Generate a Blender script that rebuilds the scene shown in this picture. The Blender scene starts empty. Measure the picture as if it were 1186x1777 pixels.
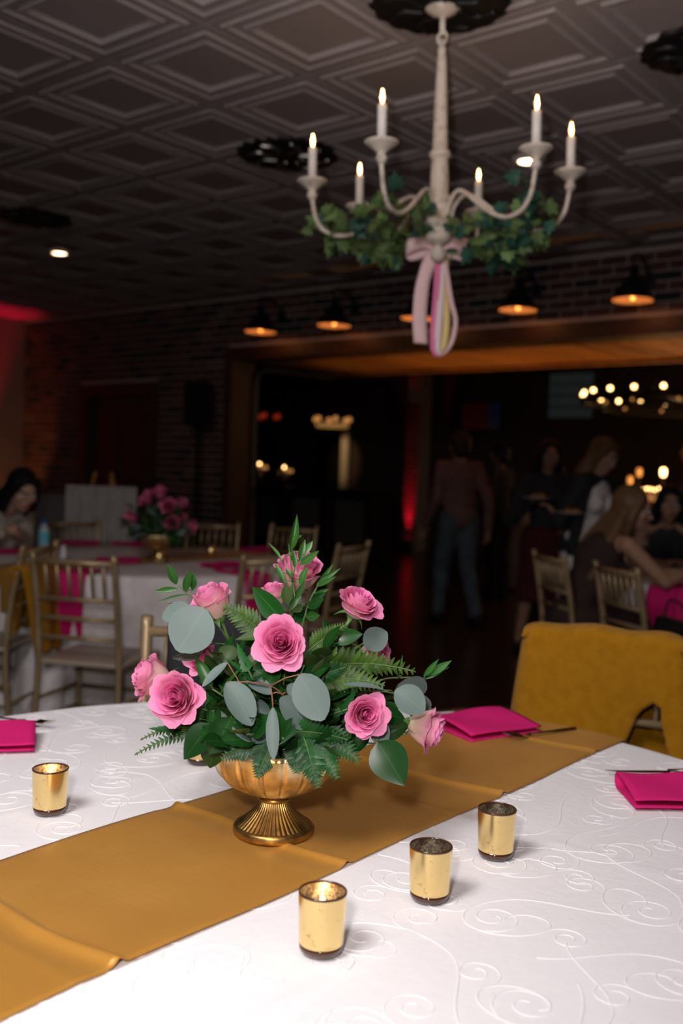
import bpy, bmesh, math, random
from mathutils import Vector, Matrix, Quaternion
random.seed(7)
PI = math.pi
col = bpy.context.scene.collection
sc = bpy.context.scene

# ---------------------------------------------------------------- camera
# room axes: X along the brick wall, Y into the brick wall, Z up; camera above the origin
F, PIT, ROL, YAW, CX, CY, H = 1728.0, .0388153933, .0360394506, .887781145, 593.0, 888.5, 1.30
CZ = 3.043            # ceiling height
WY = 7.106            # face of the brick wall
TZ = .762             # table top (cloth) height
sY, cY = math.sin(YAW), math.cos(YAW)
def K(x, y, z=0.0):   # ground frame of the camera (right, forward) -> room
    return Vector((x*sY - y*cY, x*cY + y*sY, z))
_fw = Vector((0, math.cos(PIT), -math.sin(PIT))); _r = Vector((1, 0, 0)); _u = _r.cross(_fw)
_rr = math.cos(ROL)*_r + math.sin(ROL)*_u; _uu = -math.sin(ROL)*_r + math.cos(ROL)*_u
FW, RR, UU = K(*_fw), K(*_rr), K(*_uu)
CAM = Vector((0, 0, H))
def ray(x, y): return FW + RR*((x-CX)/F) - UU*((y-CY)/F)
def onz(x, y, z): d = ray(x, y); return CAM + d*((z-H)/d.z)
def onY(x, y, Y): d = ray(x, y); return CAM + d*(Y/d.y)
def atd(x, y, dep): return CAM + ray(x, y)*dep
RIGHT, FORE = K(1, 0), K(0, 1)

cd = bpy.data.cameras.new('camera'); cam = bpy.data.objects.new('camera', cd); col.objects.link(cam)
cd.sensor_fit = 'VERTICAL'; cd.sensor_height = 36.0; cd.sensor_width = 24.0
cd.lens = F/1777*36.0; cd.clip_start = .05; cd.clip_end = 100
m = Matrix.Identity(4)
for i in range(3):
    m[i][0] = RR[i]; m[i][1] = UU[i]; m[i][2] = -FW[i]; m[i][3] = CAM[i]
cam.matrix_world = m
cd.dof.use_dof = True; cd.dof.focus_distance = 1.42; cd.dof.aperture_fstop = 3.3
sc.camera = cam

# ---------------------------------------------------------------- world, flash, exposure
w = bpy.data.worlds.new('world'); sc.world = w; w.use_nodes = True
w.node_tree.nodes['Background'].inputs[0].default_value = (.50, .36, .32, 1)
w.node_tree.nodes['Background'].inputs[1].default_value = .008
vs = sc.view_settings
vs.view_transform = 'Standard'; vs.look = 'None'; vs.gamma = 1.0; vs.exposure = 0.0; vs.use_curve_mapping = False
def light(name, kind, loc, energy, color, aim=None, **kw):
    d = bpy.data.lights.new(name, kind); d.energy = energy; d.color = color
    for k, v in kw.items(): setattr(d, k, v)
    o = bpy.data.objects.new(name, d); col.objects.link(o); o.location = loc
    if aim is not None:
        o.rotation_euler = (Vector(aim)-Vector(loc)).to_track_quat('-Z', 'Y').to_euler()
    return o
# the photographer's flash, bounced off the white ceiling behind and left of the camera
light('flash_bounce', 'AREA', K(-.95, .05, 2.80), 53, (1, .955, .96), aim=K(-.1, 1.9, .70), shape='DISK', size=.85)
# the weak direct spill of the same flash
light('flash_head', 'SPOT', K(-.12, -.02, 1.50), 560, (1, .94, .93), aim=K(.20, .85, 3.25), spot_size=math.radians(112), spot_blend=1.0, shadow_soft_size=.04)
light('flash_spill', 'SPOT', K(-.12, -.02, 1.50), 70, (1, .92, .89), aim=K(-.8, 4.0, .55), spot_size=math.radians(92), spot_blend=1.0, shadow_soft_size=.05)

# ---------------------------------------------------------------- materials
def _mat(name):
    m = bpy.data.materials.new(name); m.use_nodes = True
    nt = m.node_tree; b = nt.nodes['Principled BSDF']
    return m, nt, b
def _tex(nt, scale, detail=3, stretch=None, rough=.5, coord='Object'):
    tc = nt.nodes.new('ShaderNodeTexCoord'); n = nt.nodes.new('ShaderNodeTexNoise')
    n.inputs['Scale'].default_value = scale; n.inputs['Detail'].default_value = detail; n.inputs['Roughness'].default_value = rough
    if stretch:
        mp = nt.nodes.new('ShaderNodeMapping'); mp.inputs['Scale'].default_value = stretch
        nt.links.new(tc.outputs[coord], mp.inputs[0]); nt.links.new(mp.outputs[0], n.inputs['Vector'])
    else: nt.links.new(tc.outputs[coord], n.inputs['Vector'])
    return n
def _ramp(nt, src, stops):
    r = nt.nodes.new('ShaderNodeValToRGB'); e = r.color_ramp.elements
    while len(e) < len(stops): e.new(.5)
    for i, (p, c) in enumerate(stops):
        e[i].position = p; e[i].color = (*c, 1)
    nt.links.new(src, r.inputs[0]); return r
def mat(name, c, rough=.6, metal=0.0, c2=None, scale=20, lo=.4, hi=.65, stretch=None, bump=None, bstretch=None, emit=None, estr=0, spec=.5, sheen=0, coat=0, trans=0):
    m, nt, b = _mat(name)
    b.inputs['Base Color'].default_value = (*c, 1); b.inputs['Roughness'].default_value = rough; b.inputs['Metallic'].default_value = metal
    b.inputs['Specular IOR Level'].default_value = spec; b.inputs['Sheen Weight'].default_value = sheen; b.inputs['Coat Weight'].default_value = coat
    if c2:
        n = _tex(nt, scale, 4, stretch); r = _ramp(nt, n.outputs[0], [(lo, c), (hi, c2)])
        nt.links.new(r.outputs[0], b.inputs['Base Color'])
    if bump:
        n = _tex(nt, bump[0], 3, bstretch); bp = nt.nodes.new('ShaderNodeBump')
        bp.inputs['Strength'].default_value = bump[1]; bp.inputs['Distance'].default_value = bump[2] if len(bump) > 2 else .002
        nt.links.new(n.outputs[0], bp.inputs['Height']); nt.links.new(bp.outputs[0], b.inputs['Normal'])
    if emit:
        b.inputs['Emission Color'].default_value = (*emit, 1); b.inputs['Emission Strength'].default_value = estr
    if trans:
        t = nt.nodes.new('ShaderNodeBsdfTranslucent'); t.inputs[0].default_value = (*c, 1)
        mx = nt.nodes.new('ShaderNodeMixShader'); mx.inputs[0].default_value = trans
        out = nt.nodes['Material Output']
        nt.links.new(b.outputs[0], mx.inputs[1]); nt.links.new(t.outputs[0], mx.inputs[2]); nt.links.new(mx.outputs[0], out.inputs[0])
    return m
M = {}
M['cloth'] = mat('white_tablecloth', (.80, .78, .80), .75, bump=(55, .35, .0022), sheen=.1)
M['embroidery'] = mat('embroidery_thread', (.80, .78, .80), .55, sheen=.1)
M['cloth_far'] = mat('white_cloth_patterned', (.80, .75, .75), .8, c2=(.70, .65, .65), scale=9, lo=.45, hi=.55, bump=(30, .5, .004))
M['satin'] = mat('gold_satin', (.47, .222, .036), .40, .28, c2=(.53, .257, .046), scale=6, bump=(16, .22, .0014), bstretch=(1, 14, 1), sheen=.05, spec=.35)
M['antique'] = mat('antique_gold', (.80, .64, .36), .33, .9, c2=(.46, .29, .10), scale=34, lo=.40, hi=.68, bump=(60, .25, .0008))
M['gold_in'] = mat('gold_foot', (.50, .30, .09), .36, .95, c2=(.16, .09, .03), scale=40, lo=.45, hi=.7, bump=(90, .3, .0006))
M['chair'] = mat('champagne_gold', (.40, .29, .165), .42, .45, c2=(.30, .21, .11), scale=8)
M['seatpad'] = mat('champagne_seat', (.42, .34, .27), .5, .1)
M['mustard'] = mat('mustard_fleece', (.38, .172, .008), 1.0, c2=(.335, .145, .006), scale=40, bump=(420, .8, .004), sheen=.08, spec=.05)
M['magenta'] = mat('magenta_cotton', (.60, .012, .15), .85, bump=(500, .2, .0006), spec=.2)
M['steel'] = mat('dark_cutlery', (.20, .15, .12), .22, 1.0)
M['black'] = mat('black_plastic', (.003, .003, .003), .8, spec=.15)
M['blackmetal'] = mat('black_iron', (.010, .009, .009), .5, .3)
M['blackcloth'] = mat('black_fabric', (.012, .012, .016), .85)
M['leather'] = mat('black_leather', (.008, .009, .012), .35, bump=(80, .3, .001))
M['paint'] = mat('distressed_cream_paint', (.66, .57, .48), .62, c2=(.34, .27, .21), scale=34, lo=.52, hi=.75, bump=(60, .4, .0015))
M['sleeve'] = mat('cream_candle_sleeve', (.80, .74, .68), .5)
M['bulb'] = mat('warm_filament', (1, .8, .5), .3, emit=(1, .66, .30), estr=22)
def clear_glass(name, tint, gl):
    m, nt, b = _mat(name); tr = nt.nodes.new('ShaderNodeBsdfTransparent'); tr.inputs[0].default_value = (*tint, 1)
    g = nt.nodes.new('ShaderNodeBsdfGlossy'); g.inputs['Roughness'].default_value = .05; mx = nt.nodes.new('ShaderNodeMixShader'); mx.inputs[0].default_value = gl
    nt.links.new(tr.outputs[0], mx.inputs[1]); nt.links.new(g.outputs[0], mx.inputs[2]); nt.links.new(mx.outputs[0], nt.nodes['Material Output'].inputs[0]); return m
M['bulbglass'] = clear_glass('bulb_glass', (.97, .86, .72), .10)
M['amber'] = mat('amber_bulb', (1, .6, .2), .3, emit=(1, .34, .07), estr=1.6)
M['enamel'] = mat('lamp_inner_enamel', (.62, .50, .36), .5)
M['dim_amber'] = mat('dim_amber_bulb', (1, .6, .2), .3, emit=(1, .42, .12), estr=.48)
M['dim_red'] = mat('dim_red_bulb', (1, .2, .1), .3, emit=(1, .08, .03), estr=.15)
M['globe'] = mat('globe_bulb', (1, .75, .4), .3, emit=(1, .56, .20), estr=9)
M['spotlamp'] = mat('downlight_lens', (1, .9, .7), .3, emit=(1, .70, .42), estr=9)
M['flame'] = mat('candle_flame', (1, .8, .4), .3, emit=(1, .62, .26), estr=14)
M['wax'] = mat('white_wax', (.80, .74, .62), .5)
M['tile'] = mat('ceiling_tile_paint', (.33, .285, .285), .6)
M['ceil'] = mat('ceiling_grid', (.20, .175, .17), .9)
M['mortar'] = mat('mortar', (.34, .265, .24), .95, bump=(120, .5, .002))
for i, c in enumerate([(.085, .030, .022), (.062, .022, .017), (.110, .043, .030), (.014, .012, .012), (.15, .085, .06)]):
    M['brick%d' % i] = mat('brick_tone_%d' % i, c, .9, c2=tuple(x*.6 for x in c), scale=30, bump=(70, .6, .003))
M['casing'] = mat('brown_wood_casing', (.055, .022, .012), .5, c2=(.032, .012, .007), scale=5, stretch=(1, 1, 12))
M['door'] = mat('dark_brown_door', (.045, .016, .010), .5, c2=(.03, .011, .007), scale=4, stretch=(14, 14, 1))
M['plank'] = mat('warm_wood_plank', (.42, .20, .06), .55, c2=(.30, .125, .035), scale=6, stretch=(8, 1, 1))
M['darkwood'] = mat('dark_bar_wood', (.020, .011, .008), .45)
M['wallred'] = mat('plaster_wall', (.20, .15, .13), .9)
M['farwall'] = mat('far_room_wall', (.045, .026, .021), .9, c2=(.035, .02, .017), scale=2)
M['greywall'] = mat('grey_panel_paint', (.10, .085, .085), .8)
M['pearl'] = mat('pale_frame_paint', (.55, .45, .33), .6)
M['mirror'] = mat('dark_mirror', (.012, .011, .011), .12, .2)
M['rubber'] = mat('white_plastic', (.62, .60, .62), .4)
M['board'] = mat('whitewashed_plank', (.40, .36, .35), .8, c2=(.31, .28, .27), scale=5, stretch=(10, 10, 1))
M['water'] = mat('clear_water_bottle', (.35, .42, .46), .1, spec=.8)
M['bluecap'] = mat('blue_cap', (.02, .05, .35), .4)
M['cyan'] = mat('cyan_bottle_label', (.10, .42, .50), .5)
M['glassblock_lit'] = mat('glass_block', (.10, .13, .14), .2, emit=(.10, .14, .15), estr=.06)
M['tvscreen'] = mat('tv_screen', (.01, .01, .012), .2, emit=(.10, .03, .06), estr=.05)
M['tvred'] = mat('tv_picture_red', (.02, .01, .01), .2, emit=(.5, .05, .06), estr=.011)
M['tvblue'] = mat('tv_picture_blue', (.02, .02, .03), .2, emit=(.12, .2, .5), estr=.008)
M['ribpink'] = mat('pale_pink_satin', (.78, .52, .52), .45, sheen=.3)
M['ribhot'] = mat('hot_pink_satin', (.80, .16, .36), .45, sheen=.3)
M['ribgold'] = mat('pale_gold_satin', (.72, .52, .20), .42, .1)
M['ribwhite'] = mat('white_pink_satin', (.84, .66, .66), .45, sheen=.2)
M['steel_dark'] = mat('dull_steel_track', (.10, .095, .09), .5, .6)
M['steel_bright'] = mat('brushed_steel', (.5, .48, .46), .35, 1.0)
# petals: cream at the base, pink towards the lip; paler outside
def petal_mat(name, inner, lip, base, back):
    m, nt, b = _mat(name)
    uv = nt.nodes.new('ShaderNodeUVMap'); sp = nt.nodes.new('ShaderNodeSeparateXYZ'); nt.links.new(uv.outputs[0], sp.inputs[0])
    r = _ramp(nt, sp.outputs[1], [(.08, base), (.42, inner), (.80, inner), (1.0, lip)])
    r2 = _ramp(nt, sp.outputs[1], [(.15, base), (.70, back), (1.0, lip)])
    g = nt.nodes.new('ShaderNodeNewGeometry'); mx = nt.nodes.new('ShaderNodeMix'); mx.data_type = 'RGBA'
    nt.links.new(g.outputs['Backfacing'], mx.inputs[0]); nt.links.new(r.outputs[0], mx.inputs[6]); nt.links.new(r2.outputs[0], mx.inputs[7])
    n = _tex(nt, 60, 2, (1, 1, .2)); mv = nt.nodes.new('ShaderNodeMix'); mv.data_type = 'RGBA'; mv.blend_type = 'MULTIPLY'
    rr = _ramp(nt, n.outputs[0], [(.3, (.90, .84, .88)), (.7, (1, 1, 1))])
    mv.inputs[0].default_value = .5; nt.links.new(mx.outputs[2], mv.inputs[6]); nt.links.new(rr.outputs[0], mv.inputs[7])
    nt.links.new(mv.outputs[2], b.inputs['Base Color']); b.inputs['Roughness'].default_value = .6; b.inputs['Specular IOR Level'].default_value = .25
    t = nt.nodes.new('ShaderNodeBsdfTranslucent'); nt.links.new(mv.outputs[2], t.inputs[0])
    ms = nt.nodes.new('ShaderNodeMixShader'); ms.inputs[0].default_value = .30; out = nt.nodes['Material Output']
    nt.links.new(b.outputs[0], ms.inputs[1]); nt.links.new(t.outputs[0], ms.inputs[2]); nt.links.new(ms.outputs[0], out.inputs[0])
    return m
M['petal_in'] = petal_mat('rose_petal_heart', (.84, .125, .41), (.89, .30, .56), (.78, .17, .38), (.84, .21, .47))
M['petal_mid'] = petal_mat('rose_petal_middle', (.86, .19, .47), (.90, .35, .58), (.80, .42, .42), (.84, .30, .45))
M['petal_out'] = petal_mat('rose_petal_outer', (.86, .28, .50), (.88, .32, .54), (.78, .64, .46), (.83, .50, .49))
M['petal_far'] = mat('rose_far', (.60, .07, .22), .7, c2=(.68, .22, .32), scale=60)
# leaves: two-sided tone, midrib from the leaf's own coordinates
def leaf_mat(name, c, rib, rough, under, vary=.25, coat=0):
    m, nt, b = _mat(name)
    uv = nt.nodes.new('ShaderNodeUVMap'); sp = nt.nodes.new('ShaderNodeSeparateXYZ'); nt.links.new(uv.outputs[0], sp.inputs[0])
    s = nt.nodes.new('ShaderNodeMath'); s.operation = 'SUBTRACT'; s.inputs[1].default_value = .5; nt.links.new(sp.outputs[0], s.inputs[0])
    a = nt.nodes.new('ShaderNodeMath'); a.operation = 'ABSOLUTE'; nt.links.new(s.outputs[0], a.inputs[0])
    r = _ramp(nt, a.outputs[0], [(.012, rib), (.035, c)])
    oi = nt.nodes.new('ShaderNodeObjectInfo'); hs = nt.nodes.new('ShaderNodeHueSaturation')
    mr = nt.nodes.new('ShaderNodeMapRange'); mr.inputs[3].default_value = 1-vary; mr.inputs[4].default_value = 1+vary
    nt.links.new(oi.outputs['Random'], mr.inputs[0]); nt.links.new(mr.outputs[0], hs.inputs['Value']); nt.links.new(r.outputs[0], hs.inputs['Color'])
    g = nt.nodes.new('ShaderNodeNewGeometry'); mx = nt.nodes.new('ShaderNodeMix'); mx.data_type = 'RGBA'; mx.inputs[7].default_value = (*under, 1)
    nt.links.new(g.outputs['Backfacing'], mx.inputs[0]); nt.links.new(hs.outputs[0], mx.inputs[6])
    nt.links.new(mx.outputs[2], b.inputs['Base Color']); b.inputs['Roughness'].default_value = rough; b.inputs['Coat Weight'].default_value = coat
    b.inputs['Specular IOR Level'].default_value = .28
    return m
M['eucalyptus'] = leaf_mat('eucalyptus_leaf', (.118, .162, .150), (.134, .178, .160), .58, (.110, .145, .125), .16)
M['salal'] = leaf_mat('salal_leaf', (.007, .048, .007), (.020, .080, .014), .33, (.034, .072, .016), .35, .12)
M['fern'] = leaf_mat('fern_leaflet', (.008, .068, .012), (.022, .10, .020), .42, (.022, .075, .012), .3)
M['fern_pale'] = leaf_mat('fern_leaflet_pale', (.036, .085, .008), (.06, .12, .02), .48, (.034, .075, .010), .3)
M['ruscus'] = leaf_mat('ruscus_leaf', (.022, .095, .012), (.05, .15, .03), .38, (.04, .11, .02), .3, .05)
M['olive'] = leaf_mat('olive_leaf', (.032, .066, .013), (.05, .09, .022), .5, (.055, .085, .03), .25)
M['sepal'] = mat('green_sepal', (.09, .20, .05), .6)
M['stem'] = mat('green_stem', (.07, .13, .035), .6)
M['redstem'] = mat('reddish_stem', (.24, .11, .06), .6)
M['ivy'] = leaf_mat('ivy_leaf', (.115, .185, .060), (.17, .24, .09), .6, (.08, .14, .045), .45)
M['ivy_dark'] = leaf_mat('ivy_leaf_dark', (.020, .075, .050), (.04, .10, .065), .55, (.03, .07, .05), .3)
M['twig'] = mat('brown_twig', (.10, .06, .035), .8)
# mercury glass: gold mirror with fine dark flecks
def mercury(name, c, rough, lo, hi, dark):
    m, nt, b = _mat(name)
    n = _tex(nt, 420, 2); n2 = _tex(nt, 60, 2)
    mm = nt.nodes.new('ShaderNodeMath'); mm.operation = 'MULTIPLY'; nt.links.new(n.outputs[0], mm.inputs[0]); nt.links.new(n2.outputs[0], mm.inputs[1])
    r = _ramp(nt, mm.outputs[0], [(lo, c), (hi, dark)]); nt.links.new(r.outputs[0], b.inputs['Base Color'])
    b.inputs['Metallic'].default_value = 1; b.inputs['Roughness'].default_value = rough; b.inputs['Coat Weight'].default_value = .5
    return m
M['mercury'] = mercury('gold_mercury_glass', (.90, .67, .28), .24, .34, .44, (.34, .21, .08))
M['mercury_in'] = mercury('flecked_glass_inside', (.30, .24, .19), .35, .24, .30, (.80, .72, .58))
M['brownglass'] = mat('brown_glass_base', (.055, .020, .010), .08, coat=.6, spec=.6)
# dark polished floor boards
def floor_mat():
    m, nt, b = _mat('dark_floor_boards')
    tc = nt.nodes.new('ShaderNodeTexCoord'); br = nt.nodes.new('ShaderNodeTexBrick')
    br.inputs['Color1'].default_value = (.050, .024, .015, 1); br.inputs['Color2'].default_value = (.032, .016, .010, 1); br.inputs['Mortar'].default_value = (.008, .004, .003, 1)
    br.inputs['Scale'].default_value = 1; br.inputs['Brick Width'].default_value = 1.4; br.inputs['Row Height'].default_value = .13; br.inputs['Mortar Size'].default_value = .003
    nt.links.new(tc.outputs['Object'], br.inputs['Vector']); nt.links.new(br.outputs[0], b.inputs['Base Color'])
    b.inputs['Roughness'].default_value = .22
    return m
M['floor'] = floor_mat()
SKIN = {}
def skin(c): 
    k = 'skin%.2f%.2f' % (c[0], c[1])
    if k not in SKIN: SKIN[k] = mat('skin_tone', c, .55, spec=.3)
    return SKIN[k]
def fabric(name, c, rough=.9): 
    if name not in M: M[name] = mat(name, c, rough, c2=tuple(x*.75 for x in c), scale=12, spec=.2)
    return M[name]

# ---------------------------------------------------------------- mesh helpers
class MB:
    def __init__(s): s.v = []; s.f = []; s.uv = None; s.mi = []
    def box(s, x0, x1, y0, y1, z0, z1, mi=0):
        n = len(s.v); s.v += [(x, y, z) for z in (z0, z1) for y in (y0, y1) for x in (x0, x1)]
        for q in ((0, 2, 3, 1), (4, 5, 7, 6), (0, 1, 5, 4), (2, 6, 7, 3), (0, 4, 6, 2), (1, 3, 7, 5)):
            s.f.append(tuple(n+i for i in q)); s.mi.append(mi)
        return s
    def lathe(s, prof, seg=24, c=(0, 0, 0), rfun=None, close=True):
        n = len(s.v); k = len(prof)
        for i in range(seg):
            a = 2*PI*i/seg
            for (r, z) in prof:
                q = r if rfun is None else rfun(r, z, a)
                s.v.append((c[0]+q*math.cos(a), c[1]+q*math.sin(a), c[2]+z))
        for i in range(seg):
            j = (i+1) % seg
            for t in range(k-1):
                s.f.append((n+i*k+t, n+j*k+t, n+j*k+t+1, n+i*k+t+1)); s.mi.append(0)
        return s
    def tube(s, pts, rad, seg=8, cap=True):
        pts = [Vector(p) for p in pts]; n = len(s.v)
        if not hasattr(rad, '__len__'): rad = [rad]*len(pts)
        up = None
        for i, p in enumerate(pts):
            t = (pts[min(i+1, len(pts)-1)]-pts[max(i-1, 0)]).normalized()
            if up is None:
                up = Vector((0, 0, 1)) if abs(t.z) < .9 else Vector((1, 0, 0))
            x = t.cross(up)
            if x.length < 1e-6: x = t.orthogonal()
            x.normalize(); y = x.cross(t).normalized(); up = y
            for k in range(seg):
                a = 2*PI*k/seg; s.v.append(tuple(p + (x*math.cos(a)+y*math.sin(a))*rad[i]))
        for i in range(len(pts)-1):
            for k in range(seg):
                l = (k+1) % seg
                s.f.append((n+i*seg+k, n+i*seg+l, n+(i+1)*seg+l, n+(i+1)*seg+k)); s.mi.append(0)
        if cap:
            s.f.append(tuple(n+k for k in reversed(range(seg)))); s.mi.append(0)
            s.f.append(tuple(n+(len(pts)-1)*seg+k for k in range(seg))); s.mi.append(0)
        return s
    def ball(s, c, r, seg=12, rings=8, rot=None):
        r = r if hasattr(r, '__len__') else (r, r, r); n = len(s.v); c = Vector(c)
        P = []
        for i in range(1, rings):
            th = PI*i/rings
            for k in range(seg):
                a = 2*PI*k/seg; P.append(Vector((r[0]*math.sin(th)*math.cos(a), r[1]*math.sin(th)*math.sin(a), r[2]*math.cos(th))))
        P += [Vector((0, 0, r[2])), Vector((0, 0, -r[2]))]
        s.v += [tuple(c + (rot @ p if rot else p)) for p in P]
        T, B = n+len(P)-2, n+len(P)-1
        for i in range(rings-2):
            for k in range(seg):
                l = (k+1) % seg
                s.f.append((n+i*seg+k, n+(i+1)*seg+k, n+(i+1)*seg+l, n+i*seg+l)); s.mi.append(0)
        for k in range(seg):
            l = (k+1) % seg
            s.f.append((T, n+k, n+l)); s.mi.append(0)
            s.f.append((B, n+(rings-2)*seg+l, n+(rings-2)*seg+k)); s.mi.append(0)
        return s
    def sheet(s, fn, nu, nv, uv=False, keep=None):
        n = len(s.v)
        for j in range(nv+1):
            for i in range(nu+1): s.v.append(tuple(fn(i/nu, j/nv)))
        for j in range(nv):
            for i in range(nu):
                if keep and not keep((i+.5)/nu, (j+.5)/nv): continue
                a = n+j*(nu+1)+i; s.f.append((a, a+1, a+nu+2, a+nu+1)); s.mi.append(0)
        if uv: s.uv = [(i/nu, j/nv) for j in range(nv+1) for i in range(nu+1)]
        return s
    def mesh(s, name, mats, smooth=True):
        me = bpy.data.meshes.new(name); me.from_pydata(s.v, [], s.f)
        if not isinstance(mats, (list, tuple)): mats = [mats]
        for mm in mats: me.materials.append(M[mm] if isinstance(mm, str) else mm)
        if smooth: me.polygons.foreach_set('use_smooth', [True]*len(me.polygons))
        if any(s.mi): me.polygons.foreach_set('material_index', s.mi)
        if s.uv:
            l = me.uv_layers.new(name='UVMap')
            for lp in me.loops: l.data[lp.index].uv = s.uv[lp.vertex_index]
        me.update(); return me
    def build(s, name, mats, parent=None, smooth=True, bevel=0):
        o = put(name, s.mesh(name, mats, smooth), parent)
        if bevel:
            b = o.modifiers.new('edge', 'BEVEL'); b.width = bevel; b.segments = 2; b.limit_method = 'ANGLE'; b.angle_limit = math.radians(40)
        return o
def put(name, me, parent=None, mtx=None):
    o = bpy.data.objects.new(name, me); col.objects.link(o)
    if parent is not None: o.parent = parent
    if mtx is not None: o.matrix_basis = mtx
    return o
def smooth_angle(o, deg=35):
    o.data.polygons.foreach_set('use_smooth', [True]*len(o.data.polygons))
    if hasattr(o.data, 'set_sharp_from_angle'): o.data.set_sharp_from_angle(angle=math.radians(deg))
    return o
def tag(o, label=None, cat=None, group=None, kind=None):
    if label: o['label'] = label
    if cat: o['category'] = cat
    if group: o['group'] = group
    if kind: o['kind'] = kind
    return o
def thing(name, label, cat, loc=(0, 0, 0), rotz=0, group=None):
    o = bpy.data.objects.new(name, None); col.objects.link(o); o.empty_display_size = .05
    o.location = loc; o.rotation_euler = (0, 0, rotz)
    return tag(o, label, cat, group)
def copy_tree(o, parent=None):
    c = o.copy(); col.objects.link(c)
    if parent is not None: c.parent = parent
    for ch in KIDS(o): copy_tree(ch, c)
    return c
def KIDS(o): return [x for x in o.children]
def smoothpath(pts, n=6):
    P = [Vector(p) for p in pts]; out = []
    for i in range(len(P)-1):
        p0 = P[max(i-1, 0)]; p1 = P[i]; p2 = P[i+1]; p3 = P[min(i+2, len(P)-1)]
        for k in range(n):
            t = k/n
            out.append(.5*((2*p1)+(p2-p0)*t+(2*p0-5*p1+4*p2-p3)*t*t+(3*p1-p0-3*p2+p3)*t**3))
    out.append(P[-1]); return out
def frame(origin, y, n, sx=1, sy=1, sz=1):    # matrix with local Y along y and local Z near n
    y = y.normalized(); z = (n - y*n.dot(y))
    z = z.normalized() if z.length > 1e-6 else y.orthogonal().normalized()
    x = y.cross(z)
    m = Matrix.Identity(4)
    for i in range(3):
        m[i][0] = x[i]*sx; m[i][1] = y[i]*sy; m[i][2] = z[i]*sz; m[i][3] = origin[i]
    return m

# ================================================================ THE SETTING
def struct(name, mb, m, parent=None, smooth=False, label=None):
    o = mb.build(name, m, parent, smooth)
    if parent is None: o['kind'] = 'structure'
    if label: o['label'] = label
    return o
XL, XR, YN, YF = -10.93, 3.6, -3.2, 14.5        # left wall, right wall, near wall, back of the far room
floor = struct('floor', MB().box(-17, XR+.2, YN-.2, YF+.2, -.12, 0), 'floor', label='dark polished wooden floor')
ceiling = struct('ceiling', MB().box(XL-.2, XR+.2, YN-.2, WY+.1, CZ+.008, CZ+.10), 'ceil', label='ceiling laid with square moulded tiles')
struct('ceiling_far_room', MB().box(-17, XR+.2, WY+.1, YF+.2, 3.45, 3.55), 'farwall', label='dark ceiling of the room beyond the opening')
# moulded ceiling tiles: concentric square steps
T = .61
rings = [(.002, .006), (.005, -.003), (.040, -.003), (.047, -.014), (.060, -.014), (.068, -.001), (.104, -.001), (.111, -.013), (.125, -.013), (.135, .005)]
mb = MB()
for (d, z) in rings:
    a = T/2-d; mb.v += [(-a, -a, z), (a, -a, z), (a, a, z), (-a, a, z)]
for i in range(len(rings)-1):
    for k in range(4):
        l = (k+1) % 4; mb.f.append((i*4+k, (i+1)*4+k, (i+1)*4+l, i*4+l)); mb.mi.append(0)
n = (len(rings)-1)*4; mb.f.append((n, n+3, n+2, n+1)); mb.mi.append(0)
tile_me = mb.mesh('ceiling_tile', 'tile', False)
nt_ = 0
for i in range(-13, 9):
    for j in range(-6, 8):
        c = Vector((-3.588+T*(i+.5), 2.699+T*(j+.5), CZ))
        if c.y > WY-.25 or c.x < XL+.2: continue
        q = c-CAM; d = q.dot(FW)
        if d < .8: continue
        px, py = CX+F*q.dot(RR)/d, CY-F*q.dot(UU)/d
        if -420 < px < 1600 and py > -520:
            put('ceiling_tile', tile_me, ceiling, Matrix.Translation(c)); nt_ += 1
# ---- brick wall with the wide opening and a door
OX0, OX1 = -7.34, .4      # opening (outside of its casing)
LZ = 2.525                # top of the opening's casing
DX0, DX1, DZ = -9.70, -8.50, 2.13
mb = MB()
mb.box(XL, DX0, WY+.006, WY+.24, 0, CZ+.05); mb.box(DX0, DX1, WY+.006, WY+.24, DZ, CZ+.05); mb.box(DX1, OX0, WY+.006, WY+.24, 0, CZ+.05)
mb.box(OX0, OX1, WY+.006, WY+.24, LZ, CZ+.05); mb.box(OX1, XR, WY+.006, WY+.24, 0, CZ+.05); mb.box(DX0, DX1, WY+.20, WY+.24, 0, DZ)
wall_back = struct('wall_back', mb, 'mortar', label='brick wall with wide opening and brown door')
BW, BH, CR = .203, .064, .0752
bm_ = MB(); h = .003
x0, x1, z0, z1 = -BW/2, BW/2, -BH/2, BH/2
bm_.v = [(x0, .006, z0), (x1, .006, z0), (x1, .006, z1), (x0, .006, z1), (x0, -.003+h, z0), (x1, -.003+h, z0), (x1, -.003+h, z1), (x0, -.003+h, z1),
         (x0+h, -.003, z0+h), (x1-h, -.003, z0+h), (x1-h, -.003, z1-h), (x0+h, -.003, z1-h)]
for a, b in ((0, 1), (1, 2), (2, 3), (3, 0)): bm_.f += [(a, b, b+4, a+4), (a+4, b+4, b+8, a+8)]
bm_.f.append((8, 9, 10, 11)); bm_.mi = [0]*len(bm_.f)
brick_me = [bm_.mesh('brick', 'brick%d' % i, False) for i in range(5)]
brick_v, brick_f = list(bm_.v), list(bm_.f)
tone = lambda: random.choices(range(5), (34, 22, 18, 22, 4))[0]
cand = []
nrow = int(CZ/CR)+1
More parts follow.
